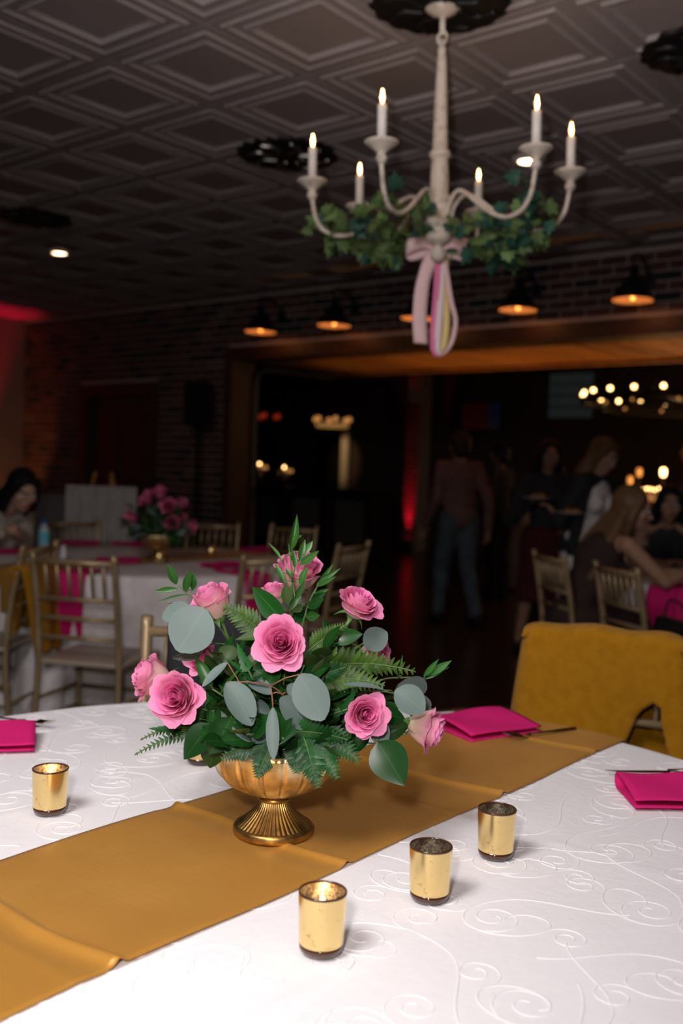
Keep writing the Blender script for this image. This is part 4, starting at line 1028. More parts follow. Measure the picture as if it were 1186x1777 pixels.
# far centerpiece
B2 = onz(272, 972, TZ); B2.z = TZ+.006
gold_bowl(B2, 1.05, 'gold pedestal bowl of roses on the brick-wall table')
D2 = (B2-CAM).dot(FW)+.05
far_rose = None
def rose_joined():
    mb = MB()
    for me, a, tl in KIT['half']:
        mtx = Matrix.Rotation(a, 4, 'Z'); n_ = len(mb.v)
        mb.v += [tuple(mtx @ v.co) for v in me.vertices]; mb.f += [tuple(n_+i for i in p.vertices) for p in me.polygons]
    mb.mi = [0]*len(mb.f); return mb.mesh('rose', 'petal_far')
fr_me = rose_joined()
for (x, y, r, f, d) in ((278, 854, 15, (0, .9, .4), 0), (254, 868, 14, (-.4, .6, .7), -.06), (293, 878, 15, (.1, .3, .95), -.14), (316, 873, 12, (.6, .5, .6), -.02), (299, 908, 15, (.1, 0, 1), -.15), (226, 898, 15, (-.8, .2, .6), -.05), (332, 913, 13, (.8, -.1, .6), -.04), (256, 856, 9, (-.4, .8, .2), .04), (318, 898, 9, (.7, .3, .5), .05)):
    ax = (RR*f[0]+UU*f[1]-FW*f[2]).normalized(); s = r*D2/F/.040
    o = put('rose', fr_me); o.rotation_mode = 'QUATERNION'; o.rotation_quaternion = ax.to_track_quat('Z', 'Y'); o.scale = (s, s, s); o.location = atd(x, y, D2+d)-ax*.03*s
    tag(o, 'pink rose in the flower bowl on the brick-wall table', 'rose', 'roses in the second flower bowl')
M2 = B2+Vector((0, 0, .13)); rf = random.Random(5)
for k in range(44):
    a = rf.uniform(0, 2*PI); e = math.asin(rf.uniform(-.05, .98)); rad = rf.uniform(.12, .21)
    up = Vector((math.cos(a)*math.cos(e), math.sin(a)*math.cos(e), math.sin(e)*1.1))
    t = thing('leaf_stem', 'dark leaf stem in the flower bowl on the brick-wall table', 'foliage', M2, group='leaf stems in the second flower bowl')
    MB().tube([up*.01, up*rad], .002, 4).build('stem', 'stem', t)
    for i in range(5):
        p = up*rad*(.4+.6*i/4); dv = (up.normalized()*.6+Vector((rf.uniform(-1, 1), rf.uniform(-1, 1), rf.uniform(-.8, .6)))).normalized()
        put('leaf', LM[rf.choice(['salal', 'salal', 'olive', 'eucalyptus']), 0], t, frame(p, dv, (up+Vector((0, 0, .4))).normalized(), .036, .065, .05))
def small_votive(p, label):
    t = thing('votive_holder', label, 'candle holder', (p.x, p.y, TZ+.004))
    MB().lathe([(0, 0), (.026, 0), (.030, .078), (.027, .078), (.023, .01), (0, .01)], 20).build('glass_wall', 'mercury', t)
    MB().lathe([(0, .011), (.021, .011), (.021, .035), (0, .035)], 14).build('inner_wall', 'mercury_in', t)
small_votive(onz(366, 969, TZ), 'gold votive on the brick-wall table beside its flower bowl')
small_votive(onz(273, 978, TZ)+Vector((.05, -.03, 0)), 'gold votive in front of the flower bowl on brick-wall table')
# magenta napkins laid over the edge of a table
def hanging_napkin(c, R, ang, label, w=.17, inside=.22, drop=.30):
    def fn(u, v):
        s = v*(inside+drop); x = (u-.5)*w
        if s < inside: r = R-inside+s; z = TZ+.006
        else: r = R+.022+.02*min(1, (s-inside)/.05)+.02*(s-inside); z = TZ+.004-(s-inside)
        d = Vector((math.cos(ang), math.sin(ang), 0)); q = Vector((-d.y, d.x, 0))
        p = c+d*r+q*x; return (p.x, p.y, z+.004*math.sin(u*8)*(1 if s < inside else 0))
    o = MB().sheet(fn, 8, 26).build('napkin', 'magenta'); s = o.modifiers.new('thick', 'SOLIDIFY'); s.thickness = .006
    return tag(o, label, 'napkin', 'magenta napkins hanging over table edges')
def ang_to(c, p): d = p-c; return math.atan2(d.y, d.x)
hanging_napkin(T2, R2, ang_to(T2, onz(190, 985, TZ)), 'magenta napkin hanging down brick-wall table cloth beside empty chair')
hanging_napkin(T2, R2, ang_to(T2, onz(415, 995, TZ)), 'magenta napkin hanging behind chair that stands behind the roses')
for (x, y, dx, dy, lb) in ((205, 977, 1, .1, 'folded magenta napkin beside the gold runner on brick-wall table'), (35, 962, 1, .05, 'folded magenta napkin before the dark-haired seated woman'), (140, 946, 1, 0, 'folded magenta napkin across the brick-wall table, before whitewashed board'), (390, 985, .7, .7, 'folded magenta napkin on brick-wall table past the lone votive there'), (226, 948, 1, 0, 'folded magenta napkin just behind the second flower bowl'), (452, 958, .6, .8, 'folded magenta napkin at the brick-wall table rim near bar side')):
    napkin(onz(x, y, TZ), heading(dx, dy), lb, .24, .12, .02, 'folded magenta napkins on the brick-wall table')
bt = onz(76, 957, TZ); b = thing('water_bottle', 'water bottle with blue cap and cyan label', 'bottle', (bt.x, bt.y, TZ+.004))
MB().lathe([(0, 0), (.030, 0), (.033, .01), (.032, .10), (.033, .125), (.020, .155), (.012, .165), (.012, .175), (0, .175)], 20).build('body', 'water', b)
MB().lathe([(.0338, .05), (.0338, .115)], 20).build('label', 'cyan', b); MB().lathe([(0, .19), (.0145, .19), (.0145, .168), (0, .168)], 16).build('cap', 'bluecap', b)
sp_ = onz(110, 972, TZ); b = thing('salt_shaker', 'small white shaker standing on the brick-wall table', 'shaker', (sp_.x, sp_.y, TZ+.004))
MB().lathe([(0, 0), (.017, 0), (.019, .02), (.015, .055), (.012, .06), (0, .06)], 16).build('body', 'rubber', b); MB().lathe([(.013, .056), (.014, .07), (.008, .078), (0, .079)], 16).build('cap', 'rubber', b)
bg_ = K(-1.72, 5.05); b = thing('paper_bag', 'small white paper bag on the floor under mustard-draped chair', 'bag', (bg_.x, bg_.y, 0), .6)
MB().box(-.055, .055, -.035, .035, 0, .17).build('bag_body', 'rubber', b, False, .006); MB().tube(smoothpath([(-.03, .036, .165), (-.02, .036, .22), (.02, .036, .22), (.03, .036, .165)], 4), .003, 6).build('handle', 'rubber', b)

# ---- whitewashed board on an easel, grey side table, speaker
ep = K((176-593)/F*7.7, 7.7); ez = thing('easel', 'wooden easel carrying the whitewashed board', 'easel', (ep.x, ep.y, 0), heading(1, .12))
for s in (-1, 1): MB().tube([(s*.33, -.12, 0), (s*.06, .06, 1.24)], .014, 6).build('leg', 'plank', ez)
MB().tube([(.03, .5, 0), (.06, .075, 1.20)], .014, 6).build('rear_leg', 'plank', ez); MB().box(-.30, .30, -.10, -.02, .50, .53).build('ledge', 'plank', ez, False)
bd = thing('wooden_board', 'whitewashed plank board standing on easel beside brown door', 'board', (ep.x, ep.y, .535), heading(1, .12))
for k in range(5):
    x = -.27+k*.108
    mb = MB().box(x, x+.105, -.09, -.07, 0, .60); mb.v = [(a, b_+c*.13, c) for a, b_, c in mb.v]; mb.build('plank', 'board', bd, False)
gp = K((98-593)/F*8.6, 8.6); gt = thing('side_cabinet', 'low grey cabinet standing beside whitewashed board', 'cabinet', (gp.x, gp.y, 0), heading(1, .3))
MB().box(-.20, .20, -.2, .2, .06, 1.0).build('body', 'greywall', gt, False, .01); MB().box(-.22, .22, -.22, .22, 1.0, 1.03).build('top', 'greywall', gt, False, .005)
for s in (-1, 1): MB().box(-.10+s*.095-.088, -.10+s*.095+.088 if s < 0 else .183, -.215, -.2, .10, .96).build('cabinet_door', 'greywall', gt, False, .004)
sp = onY(345, 705, 6.72); st = thing('speaker_stand', 'black tripod speaker stand against the brick wall', 'stand', (sp.x, sp.y, 0))
MB().tube([(0, 0, .2), (0, 0, 1.72)], .019, 10).build('pole', 'black', st); MB().tube([(0, 0, .62), (0, 0, .70)], .03, 10).build('collar', 'black', st)
for k in range(3):
    a = .5+k*2*PI/3; MB().tube([(0, 0, .66), (.42*math.cos(a), .42*math.sin(a), .012)], .012, 6).build('leg', 'black', st)
sk = thing('loudspeaker', 'black loudspeaker box on tripod stand', 'speaker', (sp.x, sp.y, 1.72), heading(1, 0))
MB().box(-.13, .13, -.12, .13, 0, .42).build('cabinet', 'black', sk, False, .015); MB().lathe([(.095, 0), (.09, .012), (.03, -.01), (0, 0)], 24).build('cone', 'black', sk).matrix_basis = Matrix.Translation((0, -.125, .14)) @ Matrix.Rotation(PI/2, 4, 'X')
MB().box(-.09, .09, -.128, -.12, .27, .37).build('horn', 'black', sk, False)

# ================================================================ TABLE ON THE OTHER SIDE
T3 = K(2.46, 5.68); R3 = .90
round_table(T3, R3, 'round banquet table where the long-haired woman sits', 'white tablecloth on table where the long-haired woman sits', 'cloth_far', False)
cA = chair(K(1.36, 5.30), K(.97, .22), 'gold chair under the long-haired seated woman')
cB = chair(K(1.55, 4.72), K(.97, .26), 'gold chair with a black handbag on its seat')
chair(K(2.25, 6.90), K(.05, -1), 'gold chair under the seated woman in black', 'gold banquet chairs')
hanging_napkin(T3, R3, ang_to(T3, onz(1092, 1060, TZ-.1)), 'magenta napkin hanging behind the chair with a handbag', .22)
hanging_napkin(T3, R3, ang_to(T3, onz(1172, 1050, TZ-.05)), 'magenta napkin hanging from table beside the handbag chair', .20)
pb, Rb, Fb = chair_frame(cB); hp = pb+Rb*.06+Fb*.02
hb = thing('handbag', 'black leather handbag resting on gold chair seat', 'handbag', (hp.x, hp.y, .458), cB.rotation_euler.z)
mb = MB().box(-.16, .16, -.060, .060, 0, .215); mb.v = [(x*(1-.20*z/.2), y*(1-.6*z/.2), z) for x, y, z in mb.v]; mb.build('bag_body', 'leather', hb, False, .012)
MB().sheet(lambda u, v: ((u-.5)*.24*(1-.2*v), -.020-.045*v, .205-.10*v-.03*math.sin(u*PI)*v), 10, 6).build('flap', 'leather', hb); MB().tube(smoothpath([(-.09, 0, .2), (-.05, 0, .29), (.05, 0, .29), (.09, 0, .2)], 5), .006, 6).build('strap', 'leather', hb); MB().ball((0, -.062, .09), (.010, .004, .010)).build('clasp', 'antique', hb)
pt_ = onz(1176, 1003, TZ); b = thing('dinner_plate', 'dark plate on table where the long-haired woman sits', 'plate', (pt_.x, pt_.y, TZ+.004))
MB().lathe([(0, .004), (.07, .004), (.12, .016), (.122, .018), (.07, .009), (0, .008)], 32).build('plate', 'blackmetal', b)

# ================================================================ THE ROOM BEYOND
def roomobj(name, label, cat, loc, rot=0, group=None): return thing(name, label, cat, loc, rot, group)
BY = 12.6
br_ = roomobj('bar_counter', 'dark wooden bar counter in the room beyond', 'bar', (-11.4, BY, 0))
MB().box(-2.2, 2.02, -.28, .38, 1.00, 1.05).build('counter_top', 'darkwood', br_, False, .01); MB().box(-2.1, 1.95, -.12, .32, 0, 1.0).build('body', 'darkwood', br_, False)
for k in range(5):
    x = -1.9+k*.93; MB().box(x, x+.14, -.20, -.12, 0, 1.0).build('pilaster', 'darkwood', br_, False, .008)
for k in range(4):
    x = -1.66+k*.93; MB().box(x, x+.58, -.14, -.12, .18, .86).build('panel', 'greywall', br_, False)
# lamps and taps on the bar
for (x, y, lb) in ((452, 805, 'brass beer tap with glowing orb, nearer the casing post'), (495, 811, 'brass beer tap with glowing orb, nearer the pale frame')):
    p = onY(x, y, BY); t = roomobj('beer_tap', lb, 'tap', (p.x, BY, 1.05))
    MB().tube([(0, 0, 0), (0, 0, p.z-1.09)], .03, 10).build('column', 'steel_bright', t); MB().tube([(-.15, 0, p.z-1.12), (.15, 0, p.z-1.12)], .022, 8).build('bridge', 'steel_bright', t)
    MB().ball((0, -.02, p.z-1.05), .022).build('orb', 'globe', t); MB().ball((.09, -.02, p.z-1.11), .03).build('amber_orb', 'dim_amber', t); MB().ball((.16, -.02, p.z-1.11), .03).build('amber_orb', 'dim_amber', t)
    for s in (-.1, .1): MB().tube([(s, -.03, p.z-1.12), (s, -.05, p.z-1.30)], .012, 6).build('spout', 'steel_bright', t)
# crown pendants over the bar
for (x, y, mk, band, lb) in ((456, 722, 'dim_red', 'casing', 'dim red-bulbed crown pendant over the bar'), (577, 728, 'dim_amber', 'dim_band', 'amber-bulbed crown pendant over the bar')):
    if band == 'dim_band' and 'dim_band' not in M: M['dim_band'] = mat('lit_pendant_band', (.5, .3, .12), .6, emit=(1, .50, .16), estr=.22)  # emission paints the bulbs' light onto the lower band
    p = onY(x, y, BY-.1); t = roomobj('crown_pendant', lb, 'pendant lamp', p)
    MB().lathe([(.24, -.13), (.27, -.12), (.27, -.07), (.24, -.07)], 28).build('lower_band', band, t); MB().lathe([(.30, .06), (.31, .10), (.30, .10), (.29, .06)], 28).build('upper_band', 'blackmetal', t)
    for k in range(6):
        a = k*PI/3+.35; MB().ball((.29*math.cos(a), .29*math.sin(a), 0), .045).build('bulb', mk, t); MB().tube([(.26*math.cos(a), .26*math.sin(a), -.09), (.30*math.cos(a), .30*math.sin(a), .08)], .008, 5).build('strut', 'blackmetal', t)
    MB().tube([(0, 0, .08), (0, 0, 3.45-p.z)], .008, 6).build('rod', 'blackmetal', t)
    for k in range(3): a = k*2*PI/3; MB().tube([(0, 0, .45), (.30*math.cos(a), .30*math.sin(a), .09)], .005, 5).build('stay', 'blackmetal', t)
# pale framed dark mirror behind the bar
a0, a1 = onY(545, 745, YF-.06), onY(604, 852, YF-.06)
mr = roomobj('framed_mirror', 'tall dark mirror with one pale lit frame edge behind bar', 'mirror', (a0.x, YF-.06, a1.z))
wM, hM = a1.x-a0.x, a0.z-a1.z
MB().box(0, wM, 0, .03, 0, hM).build('glass', 'mirror', mr, False); MB().box(wM-.16, wM, -.06, .0, 0, hM).build('frame_edge', 'pearl', mr, False)
MB().box(-.08, 0, -.05, .0, 0, hM).build('frame_edge', 'darkwood', mr, False); MB().box(-.08, wM, -.05, 0, hM, hM+.08).build('frame_edge', 'darkwood', mr, False)
light('mirror_edge_fill', 'SPOT', (a0.x+wM+.3, YF-1.2, 2.6), 42, (1, .66, .36), aim=(a1.x-.13, YF, 1.5), spot_size=.5, spot_blend=.7, shadow_soft_size=.05)  # unseen spot added to brighten the pale frame edge
# brick pier washed by a red uplight
pr = onY(711, 900, YF-.35); pier = roomobj('brick_pier', 'narrow brick pier washed by red light', 'pier', (pr.x, YF-.35, 0))
MB().box(-.13, .13, 0, .35, 0, 3.44).build('core', 'mortar', pier, False)
r = 0
while CR*(r+1) < 2.6:
    for q in ((-.065, .065) if r % 2 == 0 else (-.1, .0, .1)):
        wq = .060 if (r % 2 == 0 or q == 0) else .030
        MB().box(q-wq, q+wq, -.012, .0, CR*r+.006, CR*(r+1)-.005).build('brick', 'brick%d' % random.choice((0, 1, 2)), pier, False)
    r += 1
uplight((pr.x+.01, YF-.47, 0), 'red uplight at foot of the narrow brick pier', (1, .01, .05), 210, (pr.x, YF-.37, 1.0), .50)
# glass block window, television, ring chandelier, high table, buffet
g0, g1 = onY(955, 648, YF-.05), onY(1027, 726, YF-.05)
gw = bpy.data.objects.new('window_1', None); col.objects.link(gw); tag(gw, 'small glass block window high on the far wall', kind='structure'); gw.location = (g0.x, YF-.05, g1.z)
for i in range(4):
    for j in range(4):
        cw, chh = (g1.x-g0.x)/4, (g0.z-g1.z)/4
        MB().box(i*cw+.012, (i+1)*cw-.012, -.02, .04, j*chh+.012, (j+1)*chh-.012).build('pane', 'glassblock_lit', gw, False)
t0, t1 = onY(795, 697, YF-.4), onY(878, 748, YF-.4)
tv = roomobj('television', 'television hanging on the dark far wall behind the walking man', 'television', ((t0.x+t1.x)/2, YF-.4, t1.z), -.25)
wT, hT = (t1.x-t0.x)/2, t0.z-t1.z
MB().box(-wT, wT, 0, .05, 0, hT).build('case', 'black', tv, False, .01); MB().box(-wT+.03, .15, -.006, 0, .03, hT-.03).build('screen_picture', 'tvred', tv, False); MB().box(.15, wT-.03, -.006, 0, .03, hT-.03).build('screen_picture', 'tvblue', tv, False)
MB().tube([(0, .05, hT/2), (0, .40, hT/2)], .03, 6).build('bracket', 'black', tv)
rc = atd(1205, 690, 11.2); rg_ = roomobj('ring_chandelier', 'iron ring chandelier with a circle of glowing globe bulbs', 'chandelier', rc)
MB().lathe([(1.20, -.09), (1.24, -.09), (1.24, -.03), (1.20, -.03), (1.20, -.09)], 48).build('ring', 'blackmetal', rg_)
MB().lathe([(.98, -.16), (1.01, -.16), (1.01, -.12), (.98, -.12), (.98, -.16)], 48).build('inner_ring', 'blackmetal', rg_)
for k in range(24):
    a = 2*PI*k/24+.1; MB().ball((1.22*math.cos(a), 1.22*math.sin(a), .02), .024).build('bulb', 'globe', rg_); MB().tube([(1.22*math.cos(a), 1.22*math.sin(a), -.04), (1.22*math.cos(a), 1.22*math.sin(a), -.02)], .022, 6).build('socket', 'blackmetal', rg_)
for k in range(12):
    a = 2*PI*k/12+.2; MB().ball((1.0*math.cos(a), 1.0*math.sin(a), -.09), .016).build('small_bulb', 'dim_amber', rg_)
for k in range(4):
    a = k*PI/2; MB().tube([(1.22*math.cos(a), 1.22*math.sin(a), -.04), (0, 0, 3.4-rc.z)], .008, 5).build('stay', 'blackmetal', rg_); MB().tube([(0, 0, -.06), (1.22*math.cos(a), 1.22*math.sin(a), -.06)], .012, 5).build('spoke', 'blackmetal', rg_)
light('ring_glow', 'POINT', rc+Vector((0, 0, -.15)), 22, (1, .52, .22), shadow_soft_size=.5)
hc = K((897-593)/F*12, 12.0); ht = roomobj('cocktail_table', 'tall cocktail table behind the standing women', 'table', (hc.x, hc.y, 0))
MB().lathe([(0, 1.03), (.33, 1.03), (.33, 1.055), (0, 1.055)], 32).build('tabletop', 'darkwood', ht); MB().tube([(0, 0, .02), (0, 0, 1.03)], .03, 8).build('post', 'blackmetal', ht); MB().lathe([(0, 0), (.25, 0), (.24, .02), (0, .025)], 24).build('foot', 'blackmetal', ht)
o = MB().lathe([(0, 1.060), (.335, 1.060), (.342, 1.05), (.345, .95), (.35, .6), (.37, .03)], 96, rfun=lambda r, z, a: r*(1+(.035*math.sin(a*14)*(1.06-z) if r > .34 else 0))).build('tablecloth', fabric('grey_linen', (.20, .175, .17))); o.location = (hc.x, hc.y, 0); tag(o, 'grey floor-length cloth over tall cocktail table', 'tablecloth')
bf = K((1130-593)/F*11.6, 11.6); bu = roomobj('buffet_table', 'dark buffet table beyond the seated women', 'table', (bf.x, bf.y, 0), heading(1, 0))
MB().box(-.9, .9, -.35, .35, .84, .88).build('tabletop', 'darkwood', bu, False); MB().box(-.86, .86, -.31, .31, 0, .84).build('skirt', 'blackcloth', bu, False)
for k, (x, y, dz) in enumerate(((1094, 832, 0), (1110, 818, .0), (1152, 818, 0))):
    p = atd(x, y, 11.5); t = roomobj('table_lamp', 'small amber lamp glowing on buffet table', 'lamp', (p.x, p.y, .88), group='amber lamps on the buffet')
    MB().lathe([(0, 0), (.06, 0), (.05, .02), (.012, .03), (.012, p.z-.93), (0, p.z-.93)], 14).build('stand', 'blackmetal', t); MB().lathe([(0, p.z-.95), (.026, p.z-.93), (.034, p.z-.88), (.026, p.z-.85), (0, p.z-.84)], 16).build('globe', 'globe' if k == 2 else 'dim_amber', t)
for k in range(7):
    p = atd(1102+k*7, 848+(k % 3), 11.35); t = roomobj('tea_candle', 'small lit candle in a row on buffet table', 'candle', (p.x, p.y, .88), group='row of candles on the buffet')
    MB().lathe([(0, 0), (.035, 0), (.038, max(.03, p.z-.92)), (0, max(.03, p.z-.92))], 14).build('glass', 'brownglass', t); MB().ball((0, 0, p.z-.88), (.010, .010, .018)).build('flame', 'globe', t)
light('buffet_glow', 'POINT', atd(1125, 838, 11.2), 4, (1, .42, .12), shadow_soft_size=.1)

# ================================================================ PEOPLE
def cap(mb, a, ra, b, rb_):
    a, b = Vector(a), Vector(b); mb.ball(a, ra, 14, 9); mb.ball(b, rb_, 14, 9)
    if (b-a).length > 1e-4: mb.tube([a, b], [ra, rb_], 14)
def flesh(name, prims, m, parent, voxel=.010, smooth=4):
    mb = MB()
    for p in prims:
        if p[0] == 'c': cap(mb, *p[1:])
        else: mb.ball(p[1], p[2], 18, 12, p[3] if len(p) > 3 else None)
    o = mb.build(name, m, parent)
    r = o.modifiers.new('skin', 'REMESH'); r.mode = 'VOXEL'; r.voxel_size = voxel; r.use_smooth_shade = True
    s = o.modifiers.new('soft', 'SMOOTH'); s.factor = .5; s.iterations = smooth
    return o
def hand(prims, w, e, size, curl, up=Vector((0, 0, 1)), side=1):
    d = (w-e).normalized(); n = up-d*up.dot(d); n = n.normalized() if n.length > .01 else d.orthogonal(); s = d.cross(n)*side
    pc = w+d*.045*size; R = Matrix((s, d, n)).transposed()
    prims.append(('e', pc, (.036*size, .052*size, .017*size), R))
    for k, (o_, L) in enumerate(((-.027, .062), (-.009, .072), (.009, .068), (.026, .052))):
        a = w+d*.085*size+s*o_*size; b = a+(d*math.cos(curl)-n*math.sin(curl))*L*.5*size; c_ = b+(d*math.cos(curl*2.2)-n*math.sin(curl*2.2))*L*.5*size
        prims.append(('c', a, .0105*size, b, .0095*size)); prims.append(('c', b, .0095*size, c_, .0085*size))
    a = w+d*.03*size-s*.030*size; b = a+(d*.7-s*.6-n*.2).normalized()*.035*size; prims.append(('c', a, .012*size, b, .011*size)); prims.append(('c', b, .011*size, b+(d*.9-s*.1-n*.3).normalized()*.028*size, .009*size))
def person(label, loc, face, J, tone, hair, outfit, fem=True, hq=(0, 0), curl=(.5, .5), k=1.0, hup=(None, None), group=None):
    """J: joints in the person's own frame (faces +Y, right hand +X)"""
    t = thing('person', label, 'person', (loc.x, loc.y, loc.z), math.atan2(face.y, face.x)-PI/2, group)
    J = {a: Vector(b)*1.0 for a, b in J.items()}; sk = skin(tone)
    ux = (J['neck']-J['pelvis']).normalized(); xx = (J['shR']-J['shL']).normalized(); yy = ux.cross(xx).normalized()
    TR_ = Matrix((xx, yy, ux)).transposed(); xh = (J['hipR']-J['hipL']).normalized(); yh = Vector((0, 0, 1)).cross(xh).normalized()
    wf = .90 if fem else 1.0
    def torso(g):
        L = [('e', J['pelvis'], ((.165 if fem else .155)*k+g, .112*k+g, .115*k+g), None), ('e', J['waist'], ((.118 if fem else .140)*k+g, .088*k+g, .14*k+g), TR_), ('e', J['chest'], (.160*wf*k+g, .105*k+g, .155*k+g), TR_), ('c', J['shL'], .052*wf*k+g, J['shR'], .052*wf*k+g), ('c', J['chest'], .09*k+g, J['pelvis'], .10*k+g)]
        if fem: L += [('e', J['chest']+TR_ @ Vector((s*.07, .085, -.02)), (.060+g, .055+g, .060+g), TR_) for s in (-1, 1)]
        return L
    def arm(S, g, upto=2):
        L = [('c', J['sh'+S], .050*wf*k+g, J['el'+S], .039*wf*k+g)]
        if upto > 1: L.append(('c', J['el'+S], .039*wf*k+g, J['wr'+S], .027*wf*k+g))
        return L
    def leg(S, g): return [('c', J['hip'+S], .085*k+g, J['knee'+S], .056*k+g), ('c', J['knee'+S], .056*k+g, J['ank'+S], .037*k+g), ('e', J['knee'+S].lerp(J['ank'+S], .30)+Vector((0, -.018, 0)), (.052*k+g, .055*k+g, .11*k+g))]
    # body: one continuous surface
    Q = Quaternion((0, 0, 1), hq[0]) @ Quaternion((1, 0, 0), hq[1]); HR = Q.to_matrix(); hc_ = J['head']
    hd = lambda x, y, z: hc_+HR @ (Vector((x, y, z))*k)
    B = torso(0)+arm('L', 0)+arm('R', 0)+leg('L', 0)+leg('R', 0)
    B += [('c', J['neck']-ux*.02, .054*k*wf, hd(0, -.012, -.065), .050*k*wf), ('e', hd(0, -.010, .022), (.074*k, .092*k, .095*k), HR), ('e', hd(0, .022, -.050), (.056*k, .062*k, .062*k), HR), ('e', hd(0, .062, -.088), (.026*k, .022*k, .020*k), HR),
          ('c', hd(0, .086, .010), .009*k, hd(0, .104, -.025), .0135*k), ('e', hd(0, .080, .034), (.050*k, .014*k, .012*k), HR), ('e', hd(0, .080, -.058), (.026*k, .016*k, .012*k), HR)]
    for s in (-1, 1): B += [('e', hd(s*.075, -.012, -.008), (.010*k, .018*k, .030*k), HR), ('e', hd(s*.040, .062, -.020), (.026*k, .022*k, .022*k), HR)]
    for i, S in enumerate('LR'):
        hand(B, J['wr'+S], J['el'+S], .95*k, curl[i], hup[i] or Vector((0, 0, 1)), 1 if S == 'R' else -1)
        B += [('c', J['ank'+S]+Vector((0, -.02, -.02)), .034*k, J['toe'+S], .026*k)]
    flesh('body', B, sk, t, .0095)
    for s in (-1, 1):
        ey_ = MB().ball(hd(s*.032, .080, .008), (.015*k, .010*k, .009*k), 10, 8, HR).build('eye', 'rubber', t); MB().ball(hd(s*.032, .088, .007), (.0065*k, .005*k, .0065*k), 8, 6, HR).build('iris', 'black', ey_)
        MB().tube([hd(s*.016, .090, .028), hd(s*.034, .092, .034), hd(s*.052, .076, .028)], .0042*k, 6).build('eyebrow', hair[0], t)
    MB().tube([hd(-.024, .089, -.060), hd(-.008, .098, -.056), hd(.008, .098, -.056), hd(.024, .089, -.060)], .0065*k, 6).build('lips', fabric('lip_colour', (.30, .06, .06), .5), t)
    # hair
    hm, style = hair
    Hh = [('e', hd(0, -.024, .034), (.088*k, .100*k, .098*k), HR), ('e', hd(0, -.050, -.015), (.080*k, .070*k, .085*k), HR)]
    if style != 'short':
        n_ = 7
        back = -ux
        for i in range(n_):
            a = (i/(n_-1)-.5)*2; st_ = hd(a*.080, -.035-.045*(1-abs(a)), -.02)
            drop_ = style; mid_ = st_+back*drop_*.5+TR_ @ Vector((a*.035, -.045*(1-abs(a))-.03, 0)); en = st_+back*drop_*(1-.12*abs(a))+TR_ @ Vector((a*.045, -.045, 0))
            Hh += [('c', st_, .034*k, mid_, .040*k), ('c', mid_, .040*k, en, .020*k)]
        for s in (-1, 1): Hh += [('c', hd(s*.060, .035, .075), .026*k, hd(s*.088, .015, -.01), .022*k), ('c', hd(s*.088, .015, -.01), .022*k, hd(s*.092, -.005, -.12), .028*k)]
    flesh('hair', Hh, hm, t, .011, 3)
    for it in outfit:
        kind, m_ = it[0], it[1]
        if kind == 'top': flesh('top', torso(.011)+(arm('L', .012, it[2])+arm('R', .012, it[2]) if it[2] else []), m_, t, .012, 3)
        elif kind == 'bodice': flesh('bodice', torso(.010)[:3]+torso(.010)[4:], m_, t, .012, 3)
        elif kind == 'jacket':
            L = [('c', J['shL'], .066, J['shR'], .066), ('e', J['chest']+TR_ @ Vector((0, -.045, 0)), (.178*wf, .085, .17), TR_), ('e', J['waist']+TR_ @ Vector((0, -.040, -.03)), (.155, .085, .16), TR_), ('e', J['pelvis']+Vector((0, -.03, -.02)), (.185, .115, .12))]
            for s in (-1, 1): L += [('c', J['chest']+TR_ @ Vector((s*.135, .035, .08)), .040, J['pelvis']+TR_ @ Vector((s*.175, .05, -.05)), .040)]
            flesh('blazer', L+arm('L', .019)+arm('R', .019), m_, t, .013, 3)
        elif kind == 'trousers': flesh('trousers', [('e', J['pelvis'], (.170*k, .122*k, .115*k))]+leg('L', .015)+leg('R', .015)+[('c', J['knee'+S], .070, J['ank'+S]+Vector((0, 0, .02)), .060) for S in 'LR'], m_, t, .013, 3)
        elif kind == 'skirt':
            z1 = it[2]; mid = (J['kneeL']+J['kneeR'])/2; P0 = J['pelvis']+Vector((0, 0, .06)); P1 = Vector((mid.x*.8, mid.y*.8, z1)); w0, w1 = it[3]
            rings_ = []; mb = MB()
            nS = 14
            for i in range(nS+1):
                f = i/nS; c_ = P0.lerp(P1, f); hip = math.exp(-((f-.22)/.22)**2)*.025
                for q in range(28):
                    a = 2*PI*q/28; r_ = (w0+(w1-w0)*f+hip)*(1+.05*f*math.sin(a*7)); mb.v.append((c_.x+r_*math.cos(a), c_.y+r_*.80*math.sin(a), c_.z))
            for i in range(nS):
                for q in range(28): mb.f.append((i*28+q, (i+1)*28+q, (i+1)*28+(q+1) % 28, i*28+(q+1) % 28)); mb.mi.append(0)
            o = mb.build('skirt', m_, t); so = o.modifiers.new('thick', 'SOLIDIFY'); so.thickness = .006
        elif kind == 'lap':      # dress over seated thighs
            flesh('skirt', [('e', J['pelvis'], (.182, .14, .13))]+[('c', J['hip'+S], .105, J['knee'+S], .080) for S in 'LR']+[('c', J['knee'+S], .080, J['knee'+S].lerp(J['ank'+S], .35), .075) for S in 'LR'], m_, t, .013, 3)
        elif kind == 'shoes':
            for S in 'LR': flesh('shoe', [('c', J['ank'+S]+Vector((0, -.035, -.035)), .040*k, J['toe'+S], .033*k), ('c', J['ank'+S]+Vector((0, -.02, 0)), .043*k, J['ank'+S]+Vector((0, -.02, -.03)), .042*k)], m_, t, .010, 3)
    return t
